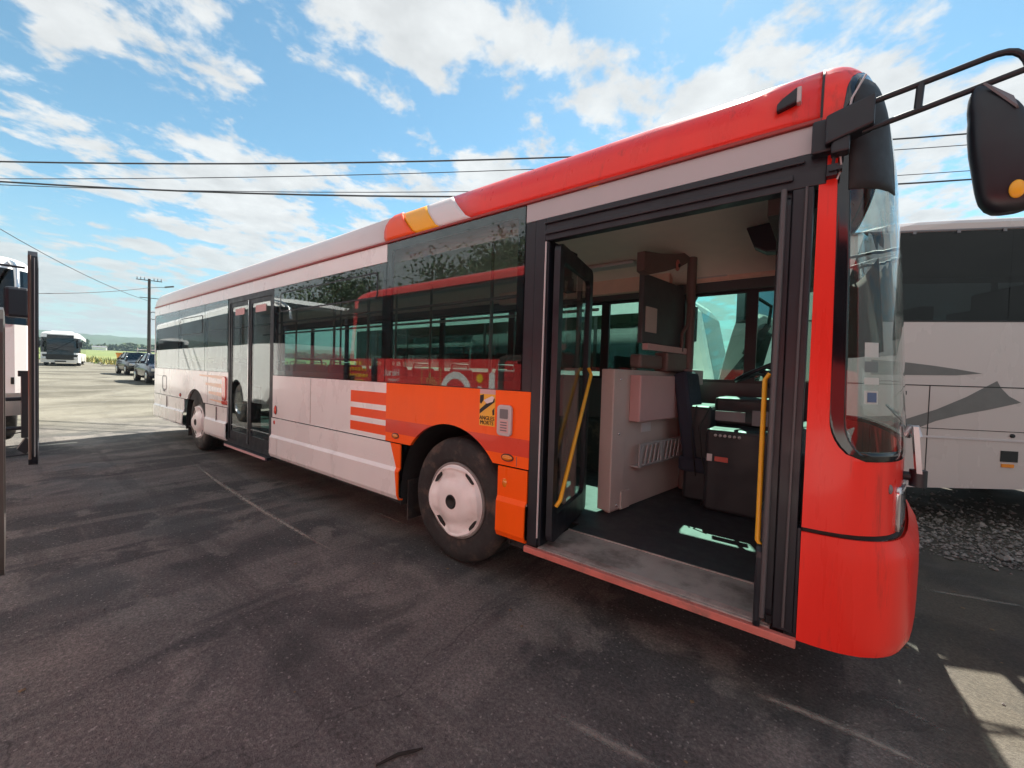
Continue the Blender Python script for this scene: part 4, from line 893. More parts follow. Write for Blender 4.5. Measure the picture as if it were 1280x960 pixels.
# local frame of that coach: x forward; its flank facing the red bus is local y = +1.275 ; s along the flank = -(x) - 1.55
def ls(s): return -(s + 1.55)
SW = mat('grey swoosh film', (0.13, 0.13, 0.125), 0.4, var=0.12, vscale=6)
yl = 1.275
mb = MB()
def rprism(pts, d0, d1): mb.prism([(ls(p[0]), p[1]) for p in pts], lambda p, d: (p[0], d, p[1]), yl + d0, yl + d1)
up = [(-0.5, 1.72), (-0.2, 1.70), (0.05, 1.67), (0.25, 1.64), (0.47, 1.60), (0.25, 1.575), (0.0, 1.57), (-0.25, 1.565), (-0.5, 1.56)]
rprism(up, 0.0, 0.002)
rprism([(-0.6, 0.83), (-0.2, 1.09), (0.1, 1.22), (0.35, 1.36), (0.595, 1.53), (0.63, 1.46), (0.70, 1.38), (0.80, 1.32), (0.55, 1.24), (0.3, 1.17), (0.1, 1.10), (-0.05, 1.02), (-0.25, 0.86)], 0.0, 0.002)
mb.build('swoosh', SW, rc)
mb = MB()
def rbox(s0, s1, z0_, z1_, d1=0.003): mb.box((ls(s0), yl, z0_), (ls(s1), yl + d1, z1_))
rbox(-1.2, 9.5, 1.460, 1.470); rbox(-0.02, 9.5, 1.02, 1.026); rbox(0.028, 0.036, 0.36, 1.46); rbox(-1.2, 9.5, 2.12, 2.135)
mb.build('panel_joints', INK, rc)
mb = MB(); mb.box((ls(-0.02), yl, 0.925), (ls(9), yl + 0.008, 0.945)); mb.build('trim_rail', SIGNGREY, rc)
mb = MB(); mb.box((ls(0.66), yl, 0.72), (ls(0.80), yl + 0.006, 0.83)); mb.build('flank_vent', INK, rc)
mb = MB(); mb.box((ls(0.67), yl, 0.665), (ls(0.77), yl + 0.01, 0.70)); mb.build('side_marker', AMBER, rc)
mb = MB(); mb.lathe_y([(0.0, 0.01), (0.02, 0.01), (0.02, 0.0)], (ls(0.745), yl, 0.985), 12); mb.box((ls(-0.22), yl, 1.36), (ls(-0.17), yl + 0.006, 1.40)); mb.build('lock', INK, rc)
mb = MB(); mb.box((ls(-1.0), yl - 0.06, 3.045), (ls(10), yl + 0.012, 3.06)); 
for q in range(14): mb.box((ls(-0.2 + q * 0.38), yl - 0.04, 3.02), (ls(-0.17 + q * 0.38), yl + 0.014, 3.05))
mb.build('roof_rail', MIDGREY, rc)
mb = MB()
for sg in (1, -1): mb.tube([(-0.5, sg * 1.2, 3.0), (0.1, sg * 1.35, 3.0), (0.25, sg * 1.4, 2.7)], 0.03, 8); mb.box((0.15, sg * 1.4 - 0.14, 2.1), (0.28, sg * 1.4 + 0.14, 2.7))
mb.build('mirror', BLACK, rc, bevel=0.03)

# red and white coach beside the camera, its red flank mirrored in the bus windows
LRED = mat('coach red', (0.66, 0.045, 0.045), 0.28, coat=0.5, var=0.04)
lc, _ = coach('red_coach', 'red and white coach whose open black-framed door stands out at the picture edge', (-6.80, -4.23, 0), math.pi, 13.2, 2.56, 3.20, 0.32, 1.68, 2.98, 1.1, LRED, glass('coach side glass', (0.22, 0.26, 0.26), 0.05), lean=0.35, axles=(2.9, 8.9))
# local: x forward = world -x ; flank towards the bus: world y = -2.55 -> local y = -1.28 ; world x = -6.15 - lx
fy = -1.28
def lx(wx): return -6.80 - (1.085 * wx - 0.189)      # along the flank
def lw(wx): return -6.80 - wx                        # world x to the coach's own x
mb = MB(); mb.box((lx(-5.9), fy - 0.004, 0.34), (lx(5.3), fy - 0.0005, 0.98)); mb.build('pale_bounce_skirt', WHITE, lc)  # pale lower flank added so less red light bounces onto ground and bus
WTXT = mat('white film', (0.78, 0.78, 0.76), 0.4)
# lettering l i O on the red flank (reads left to right for someone facing the flank)
mb = MB(); cx, cz = lx(-2.58), 1.07; n = 40
ro, ri = 0.385, 0.262
mb.prism([(0, 0)], lambda p, d: (0, 0, 0), 0, 0) if False else None
mb.ring([(cx + ro * math.cos(2*math.pi*k/n), cz + ro * math.sin(2*math.pi*k/n)) for k in range(n)], [(cx + ri * math.cos(2*math.pi*k/n), cz + ri * math.sin(2*math.pi*k/n)) for k in range(n)], fy - 0.006, fy - 0.001)
mb.xz(rrect(lx(-2.05) - 0.06, 0.74, lx(-2.05) + 0.06, 1.22, 0.05), fy - 0.006, fy - 0.001)
mb.xz(rrect(lx(-1.80) - 0.063, 0.74, lx(-1.80) + 0.063, 1.46, 0.055), fy - 0.006, fy - 0.001)
mb.build('lettering', WTXT, lc)
mb = MB(); mb.xz([(lx(-2.05) + 0.075 * math.cos(2*math.pi*k/20), 1.35 + 0.075 * math.sin(2*math.pi*k/20)) for k in range(20)], fy - 0.006, fy - 0.001); mb.build('letter_dot', mat('yellow film', (0.85, 0.55, 0.03), 0.4), lc)
# text facing -y_local(= +y world): local rotation x90
text('lettering', 'Hérault', 0.20, WTXT, lc, (lx(-4.05), fy - 0.004, 1.33), (R(90), 0, 0), sx=0.85)
text('lettering', 'Transport', 0.10, WTXT, lc, (lx(-4.05), fy - 0.004, 1.22), (R(90), 0, 0), sx=0.9)
mb = MB(); mb.ring(rect(lx(-3.18) - 0.27, 1.16, lx(-3.18) + 0.27, 1.52), rect(lx(-3.18) - 0.25, 1.18, lx(-3.18) + 0.25, 1.50), fy - 0.005, fy - 0.001)
for q, (dx3, h3) in enumerate(((-0.16, 0.06), (-0.10, 0.10), (-0.04, 0.15), (0.02, 0.20), (0.10, 0.12))): mb.box((lx(-3.18) + dx3 - 0.012, fy - 0.005, 1.2), (lx(-3.18) + dx3 + 0.012, fy - 0.001, 1.2 + h3))
mb.tube([(lx(-3.18) + 0.02, fy - 0.003, 1.42), (lx(-3.18) + 0.05, fy - 0.003, 1.33), (lx(-3.18) + 0.12, fy - 0.003, 1.25)], 0.012, 6)
mb.build('emblem', mat('gold film', (0.6, 0.4, 0.15), 0.4), lc)
mb = MB()
for q, (z_, a_, b_) in enumerate(((1.58, 0.25, 0.75), (1.45, 0.05, 0.72), (1.31, 0.0, 0.8), (1.18, 0.15, 0.78))):
    x_ = lx(-5.9) - 0.9 + a_
    while x_ < lx(-5.9) - 0.9 + b_: w3 = random.uniform(0.05, 0.16); mb.box((x_, fy - 0.005, z_ - 0.04), (x_ + w3, fy - 0.001, z_ + 0.035)); x_ += w3 + 0.04
mb.build('route_list', YELLOW, lc)
# open swing-plug door near the front, seen edge on
mb = MB()
def dl(wx, wy, z): return (lw(wx), -(wy + 0.045 + 4.23), z)
def door_frame(x0, x1, y0, y1, za, zb_, w, th, m, gm):
    t_ = math.hypot(x1 - x0, y1 - y0); ex, ey = (x1 - x0) / t_, (y1 - y0) / t_
    f = lambda p, d: dl(x0 + ex * p[0] - ey * d, y0 + ey * p[0] + ex * d, p[1])
    o_, i_ = rrect(0, za, t_, zb_, 0.12, 3), rrect(w, za + w * 2.2, t_ - w, zb_ - w, 0.05, 3); n = len(o_); mb = MB()
    vs = [f(p, -th) for p in o_] + [f(p, -th) for p in i_] + [f(p, th) for p in o_] + [f(p, th) for p in i_]; fs = []
    for i in range(n):
        j = (i + 1) % n; fs += [(i, j, n + j, n + i), (2*n+i, 3*n+i, 3*n+j, 2*n+j), (i, 2*n+i, 2*n+j, j), (n+i, n+j, 3*n+j, 3*n+i)]
    mb.add(vs, fs); o = mb.build('coach_door', m, lc); g = MB(); g.prism(rrect(w - .01, za + w * 2.2 - .01, t_ - w + .01, zb_ - w + .01, 0.05, 3), f, -0.003, 0.003); g.build('pane', gm, o)
    return o
dr = door_frame(-4.62, -3.80, -1.862, -1.915, 0.42, 2.5, 0.07, 0.03, BLACK, glass('coach door glass', (0.85, 0.88, 0.88), 0.03))
mb = MB(); mb.tube([dl(-4.63, -1.865, 0.40), dl(-4.66, -1.86, 0.6), dl(-4.67, -1.86, 2.2), dl(-4.65, -1.86, 2.52)], 0.018, 8); mb.tube([dl(-4.645, -1.90, 0.9), dl(-4.645, -1.90, 2.4)], 0.008, 6); mb.build('door_edge', mat('brown seal', (0.05, 0.03, 0.025), 0.5), dr)
mb = MB(); mb.tube([dl(-3.79, -1.905, 0.52), dl(-3.785, -1.905, 2.42)], 0.0035, 6); mb.build('door_trim', MIDGREY, dr)
mb = MB(); mb.tube([dl(-3.79, -1.935, 0.50), dl(-3.785, -1.935, 2.44)], 0.010, 6); mb.build('door_seal', mat('brown rubber', (0.10, 0.06, 0.045), 0.5), dr)
mb = MB()

mb.tube([dl(-4.55, -3.0, 0.40), dl(-4.58, -1.90, 0.43)], 0.008, 6); mb.tube([dl(-4.56, -1.93, 0.68), dl(-4.56, -2.1, 0.65), dl(-4.55, -2.3, 0.67)], 0.006, 6)
mb.box(dl(-4.50, -1.96, 0.62), dl(-4.62, -1.90, 1.30)); mb.box(dl(-4.52, -1.98, 1.27), dl(-4.62, -1.89, 1.33)); mb.obox(dl(-4.56, -1.93, 0.53), (0.05, 0, 0), (0, 0.03, 0.03), (0, -0.03, 0.06))
mb.build('door_hinge', BLACK, dr)
for z_ in (2.42, 1.03, 0.72): mb = MB(); mb.tube([dl(-4.55, -3.0, z_ ), dl(-4.56, -1.93, z_)], 0.02 if z_ < 2 else 0.012, 8); mb.build('door_arm', BLACK, dr)
# second open leaf, nearer to the camera
dr2 = door_frame(-1.30, -0.72, -2.145, -2.163, 0.44, 1.70, 0.08, 0.012, mat('grey brown frame', (0.07, 0.06, 0.055), 0.35, metal=0.3, var=0.1), glass('coach door glass', (0.85, 0.88, 0.88), 0.03))
mb = MB(); mb.tube([dl(-1.305, -2.143, 0.50), dl(-1.31, -2.143, 1.64)], 0.004, 6); mb.build('door_edge', SIGNGREY, dr2)
for z_ in (0.7, 1.6): mb = MB(); mb.tube([dl(-1.0, -3.0, z_), dl(-1.0, -2.17, z_)], 0.02, 8); mb.build('door_arm', BLACK, dr2)

# white coach with its nose just beyond that open door
h15 = R(3)
nose = Vector((-7.25, -1.64, 0)); cdir = Vector((math.cos(h15), math.sin(h15), 0)); sdirv = Vector((-math.sin(h15), math.cos(h15), 0))
org = nose - sdirv * 1.22 + cdir * 0.10
wc, _ = coach('white_coach', 'white coach whose pale nose and black mirror show behind the open coach door', tuple(org), h15, 13.2, 2.5, 3.10, 0.58, 1.95, 2.80, 1.90, WHITE, glass('white coach glass', (0.14, 0.17, 0.17), 0.05), lean=0.6, axles=(2.5, 7.6), chamfer=0.35, gfrom=0)
for sg in (1, -1):
    mb = MB(); mb.tube([(-0.75, sg * 1.0, 2.95), (-0.2, sg * 0.98, 2.85), (0.20, sg * 0.98, 2.7), (0.25, sg * 0.98, 2.42)], 0.03, 8); mb.build('mirror_arm', STEEL, wc)
for sg in (1, -1):
    mb = MB(); mb.box((0.20, sg * 0.98 - 0.12, 2.03), (0.32, sg * 0.98 + 0.12, 2.46)); mb.build('mirror', BLACK, wc, bevel=0.04)
mb = MB()
for q in range(4): mb.box((-0.02, 0.1 + q * 0.28, 1.08), (0.012, 0.13 + q * 0.28, 1.18))
mb.build('nose_latches', INK, wc)

# coach parked behind the city bus, seen through its windows
pc, _ = coach('parked_coach', 'white coach seen through the windows of the red bus', (0.6, 7.2, 0), R(0) , 12.0, 2.5, 3.2, 0.4, 1.55, 2.75, 1.15, WHITE, glass('clear coach glass', (0.4, 0.45, 0.45), 0.05), lean=0.5)

# far white bus facing the camera at the end of the yard
fb_c = Vector((-36.5, 1.55, 0))
d_ = (CAM - fb_c); 
fx, fyy = -53.0, 2.15
fb, _ = coach('distant_bus', 'small white bus with wide dark windscreen at the far end of the yard', (fx, fyy, gz(fx, 0)), R(-8), 11.5, 2.5, 3.15, 0.34, 1.25, 2.6, 1.05, WHITE, glass('far bus glass', (0.12, 0.14, 0.15), 0.06), lean=0.2, gfrom=0)
mb = MB(); mb.yz([(-0.80, 0.60), (0.80, 0.60), (1.0, 0.72), (1.12, 1.08), (-1.12, 1.08), (-1.0, 0.72)], -0.06, 0.012); mb.yz([(-0.35, 0.40), (0.35, 0.40), (0.35, 0.50), (-0.35, 0.50)], 0.0, 0.03); mb.build('front_grille', INK, fb)
mb = MB(); mb.box((-6.5, -0.7, 3.12), (-1.8, 0.7, 3.28)); mb.build('roof_unit', WHITE, fb, bevel=0.05)
mb = MB(); mb.box((-0.25, -0.12, 1.62), (-0.10, 0.10, 1.85)); mb.build('windscreen_notice', PAPER, fb)
for sg in (1, -1):
    mb = MB(); mb.box((0.0, sg * 1.28 - 0.1, 1.75), (0.15, sg * 1.28 + 0.1, 2.25)); mb.tube([(-0.2, sg * 1.1, 2.5), (0.08, sg * 1.28, 2.25)], 0.04, 6); mb.build('mirror', BLACK, fb, bevel=0.03)
    mb = MB(); mb.box((-0.12, sg * 1.0 - 0.16, 0.68), (0.016, sg * 1.0 + 0.12, 0.86)); mb.build('headlight', LENS, fb)

# ------------------------------------------------------------------ parked cars
def car(label, loc, rz, paint, group='cars parked behind the rear of the red bus'):
    root = thing('parked_car', label, 'car', loc, rz, group)
    L, W = 4.3, 1.78
    st = [(-2.15, 0.55, 0.88, 0.70), (-2.05, 0.30, 0.98, 0.82), (-1.5, 0.24, 1.02, 0.88), (0.5, 0.22, 0.98, 0.89), (0.9, 0.22, 0.96, 0.89), (1.6, 0.24, 0.86, 0.87), (2.0, 0.28, 0.74, 0.80), (2.15, 0.45, 0.62, 0.66)]
    b = MB(); rows = []
    for x, zb_, zt, hw in st:
        h_ = zt - zb_; rows.append([(x, y * hw, zb_ + h_ * k) for (y, k) in ((0, 0), (0.9, 0), (1.0, 0.2), (1.0, 0.6), (0.95, 0.9), (0.85, 1.0), (0, 1.03), (-0.85, 1.0), (-0.95, 0.9), (-1.0, 0.6), (-1.0, 0.2), (-0.9, 0), (0, 0))])
    b.grid(rows); b.add(rows[0][:-1], [tuple(range(12))]); b.add(rows[-1][:-1], [tuple(range(12))]); b.build('body', paint, root)
    cb_ = MB(); g = MB(); low = [(-1.75, 0.99), (-1.1, 1.0), (0.3, 0.98), (0.98, 0.95)]; top = [(-1.35, 1.36), (-0.9, 1.44), (-0.1, 1.46), (0.25, 1.40)]
    for sg in (1, -1):
        for i in range(3): g.add([(low[i][0], sg * 0.80, low[i][1]), (low[i+1][0], sg * 0.80, low[i+1][1]), (top[i+1][0], sg * 0.60, top[i+1][1]), (top[i][0], sg * 0.60, top[i][1])], [(0, 1, 2, 3)])
    g.add([(0.98, -0.80, 0.95), (0.98, 0.80, 0.95), (0.25, 0.60, 1.40), (0.25, -0.60, 1.40)], [(0, 1, 2, 3)])
    g.add([(-1.75, -0.80, 0.99), (-1.75, 0.80, 0.99), (-1.35, 0.60, 1.36), (-1.35, -0.60, 1.36)], [(0, 1, 2, 3)])
    g.build('windows', G_CAR, root, solid=0.005)
    cb_.grid([[(x, y, z + (0.03 if y == 0 else 0)) for y in (-0.60, -0.3, 0, 0.3, 0.60)] for x, z in top])
    for sg in (1, -1):
        for i in range(4): cb_.tube([(low[i][0], sg * 0.80, low[i][1]), (top[i][0], sg * 0.60, top[i][1])], 0.035, 6)
    cb_.build('roof', paint, root, solid=0.02)
    it = MB(); it.box((-1.5, -0.7, 0.6), (0.6, 0.7, 0.95)); it.box((-0.5, -0.6, 0.9), (-0.35, -0.15, 1.3)); it.box((-0.5, 0.15, 0.9), (-0.35, 0.6, 1.3)); it.build('seats', SEATM, root, bevel=0.03)
    for x in (-1.32, 1.32):
        for sg in (1, -1):
            t = MB(); t.lathe_y([(0.0, 0.0), (0.2, 0.0), (0.3, 0.01 * sg), (0.325, -0.02 * sg), (0.325, -0.2 * sg), (0, -0.2 * sg)], (x, sg * 0.90, 0.325), 28); w = t.build('wheel', RUBBER, root)
            h_ = MB(); h_.lathe_y([(0.2, 0.004 * sg), (0.17, 0.015 * sg), (0.0, 0.02 * sg)], (x, sg * 0.90, 0.325), 20); h_.build('rim', STEEL, w)
    for sg in (1, -1):
        h_ = MB(); h_.obox((2.03, sg * 0.62, 0.66), (0.10, -sg * 0.05, 0), (0.03, sg * 0.15, 0), (0, 0, 0.07)); h_.build('headlight', LENS, root, bevel=0.02)
        h_ = MB(); h_.box((-2.16, sg * 0.62 - 0.12, 0.74), (-2.02, sg * 0.62 + 0.14, 0.9)); h_.build('tail_light', REDLENS, root, bevel=0.02)
        h_ = MB(); h_.box((0.55, sg * 0.92 - 0.08, 0.98), (0.68, sg * 0.92 + 0.1, 1.1)); h_.build('wing_mirror', paint, root, bevel=0.03)
    h_ = MB(); h_.box((2.10, -0.45, 0.38), (2.17, 0.45, 0.56)); h_.build('grille', INK, root, bevel=0.01)
DK = mat('dark blue car paint', (0.008, 0.012, 0.028), 0.2, coat=0.25); DG = mat('black car paint', (0.008, 0.009, 0.010), 0.2, coat=0.25)
car('black parked car farther back beside the orange skip', (-34.4, 4.25, gz(-34.4, 0)), R(0), DG)
car('dark blue parked car half hidden by the rear corner of the red bus', (-25.4, 3.62, gz(-25.4, 0)), R(-1), DK)

# ------------------------------------------------------------------ utility pole and wires
px_, py_ = -50.5, 7.8
WOOD = mat('weathered pole', (0.06, 0.05, 0.045), 0.85, var=0.25, vscale=3)
up_ = thing('utility_pole', 'dark wooden utility pole with crossarm and street lamp', 'pole', (px_, py_, gz(px_, 0)))
HP = 8.75
mb = MB(); mb.tube([(0, 0, 0), (0, 0, HP)], [0.16, 0.11], 10); mb.build('pole', WOOD, up_)
pd = Vector((math.cos(R(75)), math.sin(R(75)), 0))
mb = MB(); mb.obox((0, 0, HP - 0.15), pd * 0.95, Vector((pd.y, -pd.x, 0)) * 0.04, (0, 0, 0.032)); ca = mb.build('crossarm', WOOD, up_)
for q in (-0.88, -0.62, -0.35, 0.35, 0.62, 0.88): mb = MB(); mb.tube([pd * q + Vector((0, 0, HP - 0.12)), pd * q + Vector((0, 0, HP + 0.1))], 0.035, 8); mb.build('insulator', MIDGREY, ca)
mb = MB(); mb.tube([(0, 0, 7.9), pd * 0.8 + Vector((0, 0, 8.05)), pd * 1.2 + Vector((0, 0, 8.1))], 0.03, 6); sl = mb.build('lamp_arm', MIDGREY, up_)
mb = MB(); mb.obox(pd * 1.5 + Vector((0, 0, 8.2)), pd * 0.36 + Vector((0, 0, 0.09)), Vector((pd.y, -pd.x, 0)) * 0.13, (0, 0, 0.07)); mb.build('lamp_head', MIDGREY, sl, bevel=0.03)
mb = MB(); mb.obox((0, 0, 6.9), pd * 0.7, Vector((pd.y, -pd.x, 0)) * 0.03, (0, 0, 0.03)); mb.build('lower_arm', WOOD, up_)
mb = MB(); mb.tube([Vector((0, 0, 5.2)) + pd * 0.3 + pd * 0.3 * math.cos(2*math.pi*k/20) + Vector((0, 0, 0.36 * math.sin(2*math.pi*k/20))) for k in range(21)], 0.035, 6, caps=False); mb.build('cable_coil', BLACK, up_)
CABLE = mat('cable black', (0.03, 0.03, 0.035), 0.5)
def wire(label, pts, r, group):
    mb = MB(); mb.tube(pts, r, 6); tag(mb.build('power_line', CABLE), label, 'wire', group)
WV = []   # four lines strung behind the buses, all in one upright plane
DW = 15.0
def at(px, py, depth):
    return CAM + (Fv + Rv * ((px - 640) / 510.0) - U2 * ((py - 480) / 510.0)) * depth
def span(label, left, mid, right, r):
    A_, B_, C_ = at(0, left, DW), at(640, mid, DW), at(1225, right, DW)
    hd = Vector((C_.x - A_.x, C_.y - A_.y, 0)); pts = []
    for i in range(-14, 31):
        t = i / 16.0
        z = A_.z * (t - .522) * (t - 1) / (.522) + B_.z * t * (t - 1) / (.522 * (.522 - 1)) + C_.z * t * (t - .522) / (1 * .478)
        pts.append((A_.x + hd.x * t, A_.y + hd.y * t, z))
    wire(label, pts, r, 'power lines crossing the sky behind the red bus')
span('topmost power line crossing the sky behind the red bus', 202, 198.5, 166, 0.028)
span('thin second power line from the top crossing the sky', 223.5, 212.5, 180, 0.014)
span('faint thin power line just above the lowest thick line', 231, 238.5, 212.5, 0.013)
span('lowest thick power line crossing the sky behind the red bus', 227, 245.5, 223.5, 0.03)
tp = Vector((px_, py_, gz(px_, 0)))
def sag(a, b, d, n=10): return [a.lerp(b, i / n) - Vector((0, 0, 4 * d * (i / n) * (1 - i / n))) for i in range(n + 1)]
wire('slack cable running level from the wooden utility pole', sag(tp + Vector((0, 0, 7.9)), at(-60, 364, 22), 0.3), 0.028, 'cables from the utility pole')
wire('cable sloping steeply down to the wooden utility pole', sag(tp + Vector((0, 0, 6.6)), at(-60, 250, 20), 0.5), 0.02, 'cables from the utility pole')

# ------------------------------------------------------------------ background bits
mb = MB(); mb.prism([(-0.9, 0), (0.9, 0), (1.1, 1.4), (-1.1, 1.4)], lambda p, d: (p[0], d, p[1]), -0.9, 0.9)
for q in (-0.5, 0.0, 0.5): mb.box((q - 0.05, -0.98, 0.1), (q + 0.05, 0.98, 1.3))
mb.box((-1.15, -1.0, 1.33), (1.15, 1.0, 1.43))
sk = thing('skip_container', 'orange steel skip standing in weeds past the cars', 'skip', (-59.5, 7.9, gz(-59.5, 0)), R(84)); mb.build('container', mat('orange skip paint', (0.85, 0.33, 0.03), 0.5, var=0.15, vscale=2), sk)
fn = thing('metal_fence', 'pale metal rail fence on the grass behind the parked cars', 'fence', (-62, 12.6, gz(-62, 0)), R(84))
mb = MB()
for z_ in (0.5, 1.2, 1.9): mb.tube([(-3.6, 0, z_), (3.6, 0, z_)], 0.05, 6)
for q in range(5): mb.tube([(-3.6 + q * 1.8, 0, 0), (-3.6 + q * 1.8, 0, 2.1)], 0.05, 6)
mb.build('rails', SIGNGREY, fn)
hs = thing('white_barn', 'tiny white farm building far out in the field', 'building', (-392, 46.7, 8.1), R(75))
mb = MB(); mb.box((-3.4, -2.2, 0), (3.4, 2.2, 2.0)); mb.build('wall', WHITE, hs); mb = MB(); mb.yz([(-2.4, 2.0), (2.4, 2.0), (0, 3.0)], -3.6, 3.6); mb.build('roof', MIDGREY, hs)
mb = MB(); mb.box((3.4, -0.5, 0), (3.45, 0.5, 1.6)); mb.build('door', MIDGREY, hs)
LEAF = mat('leaf green', (0.045, 0.075, 0.022), 0.7, var=0.35, vscale=1.5); LEAF2 = mat('far leaf green', (0.05, 0.08, 0.03), 0.9, var=0.4, vscale=0.05); BARK = mat('bark', (0.05, 0.04, 0.03), 0.9, var=0.3, vscale=5)
def tree(label, loc, H, Rr, nl, ls_, leafm=LEAF, name='broadleaf_tree', cat='tree', seed=1, group=None):
    rnd = random.Random(seed); root = thing(name, label, cat, loc, rnd.uniform(0, 6), group)
    mb = MB(); tops = []
    mb.tube([(0, 0, 0), (0.1, 0.05, H * 0.2), (0.0, 0.1, H * 0.45), (0.15, 0.0, H * 0.8)], [H * 0.035, H * 0.026, H * 0.02, H * 0.006], 10)
    for k in range(11):
        a = k * 2.4 + rnd.random(); z0_ = H * (0.22 + 0.045 * k); ln = Rr * rnd.uniform(0.7, 1.05) * (1.0 - 0.04 * k)
        e = Vector((math.cos(a) * ln, math.sin(a) * ln, min(H * 0.96, z0_ + H * rnd.uniform(0.06, 0.22)))); m_ = Vector((math.cos(a) * ln * .5, math.sin(a) * ln * .5, z0_ + H * 0.09))
        mb.tube([(0, 0, z0_), m_, e], [H * 0.013, H * 0.008, H * 0.003], 6); tops += [e, m_ * 0.4 + e * 0.6]
        for q in range(3):
            e2 = e + Vector((rnd.uniform(-1, 1), rnd.uniform(-1, 1), rnd.uniform(-0.5, 0.8))) * Rr * 0.35; tops.append(e2)
    tops += [Vector((rnd.uniform(-.3, .3) * Rr, rnd.uniform(-.3, .3) * Rr, H * rnd.uniform(.8, .97))) for _ in range(6)]
    mb.build('trunk', BARK, root)
    cr = MB(); vs = []; fs = []
    for k in range(nl):
        c = rnd.choice(tops); p = c + Vector((rnd.gauss(0, 1), rnd.gauss(0, 1), rnd.gauss(0, 0.7))) * Rr * 0.17
        if p.z < H * 0.2: continue
        a = Vector((rnd.gauss(0, 1), rnd.gauss(0, 1), rnd.gauss(0, 1))).normalized() * ls_ * rnd.uniform(0.6, 1.3); b = a.cross(Vector((rnd.gauss(0, 1), rnd.gauss(0, 1), rnd.gauss(0, 1)))).normalized() * ls_ * 0.55
        o = len(vs); vs += [p - a, p + b, p + a, p - b]; fs.append((o, o+1, o+2, o+3))
    cr.add(vs, fs); cr.build('crown', leafm, root, fix=False)
tree('leafy tree mirrored in the tall window beside the front doorway', (-12.0, -15.0, 0), 8.6, 4.3, 15000, 0.11, seed=3)
tree('leafy tree mirrored in the long middle window of the red bus', (-30, -17.0, 0), 9.5, 5.0, 13000, 0.14, seed=8)
# conifer peeping over the distant bus
cn = thing('conifer', 'dark pointed conifer showing above the roof of the distant bus', 'tree', (-90, 1.6, gz(-90, 0)))
mb = MB(); mb.tube([(0, 0, 0), (0, 0, 8)], [0.2, 0.03], 8); mb.build('trunk', BARK, cn)
mb = MB(); rnd = random.Random(5); vs = []; fs = []
for k in range(1500):
    z_ = rnd.uniform(0.8, 8.3); rr = (8.5 - z_) * 0.24 * rnd.uniform(0.3, 1.05); a = rnd.uniform(0, 6.28); p = Vector((math.cos(a) * rr, math.sin(a) * rr, z_)); d1 = Vector((math.cos(a), math.sin(a), -0.4)) * 0.32; d2 = Vector((-math.sin(a), math.cos(a), 0)) * 0.13
    o = len(vs); vs += [p - d1, p + d2, p + d1, p - d2]; fs.append((o, o+1, o+2, o+3))
mb.add(vs, fs); mb.build('crown', LEAF, cn, fix=False)
# hedgerow of trees at the foot of the hills: reads as one mass
mb = MB(); rnd = random.Random(11); vs = []; fs = []
for k in range(14000):
    y_ = rnd.uniform(-120, 330); cl = noise.noise(Vector((y_ * 0.05, 2.0, 0))); x_ = -395 - 30 * rnd.random() + 12 * cl
    hmax = 5.5 + 4.5 * cl + 3.0 * noise.noise(Vector((y_ * 0.21, 7.0, 0))); p = Vector((x_, y_, 8.0 + max(0.3, hmax) * rnd.random() ** 0.7))
    a = Vector((rnd.gauss(0, 1), rnd.gauss(0, 1), rnd.gauss(0, 1))).normalized() * 1.5; b = a.cross(Vector((rnd.gauss(0, 1), rnd.gauss(0, 1), rnd.gauss(0, 1)))).normalized() * 0.9
    o = len(vs); vs += [p - a, p + b, p + a, p - b]; fs.append((o, o+1, o+2, o+3))
mb.add(vs, fs); struct(mb.build('treeline', LEAF2, fix=False), 'stuff')
# weeds at the yard's edge
mb = MB(); rnd = random.Random(4); vs = []; fs = []; ms = []
WEED = [mat('green weeds', (0.10, 0.15, 0.03), 0.9, var=0.3, vscale=0.5), mat('yellow weeds', (0.38, 0.33, 0.10), 0.9, var=0.3, vscale=0.5)]
for k in range(5200):
    y_ = rnd.uniform(-18, 34); x_ = rnd.uniform(-92, -63); yel = (6.3 < y_ < 9.5) 
    if -2 < y_ < 6.0 and x_ > -84: continue
    zg_ = gz(x_, 0)
    hh = rnd.uniform(0.2, 1.0) * (0.9 if yel else 0.35); a = rnd.uniform(0, 6.28); w2 = 0.09; lean_ = Vector((rnd.gauss(0, .2), rnd.gauss(0, .2), 0))
    o = len(mb.v); mb.add([(x_ - w2 * math.cos(a), y_ - w2 * math.sin(a), zg_), (x_ + w2 * math.cos(a), y_ + w2 * math.sin(a), zg_), (x_ + lean_.x, y_ + lean_.y, zg_ + hh)], [(0, 1, 2)], 1 if (yel and rnd.random() < .65) else 0)
struct(mb.build('weeds', WEED, fix=False), 'stuff')

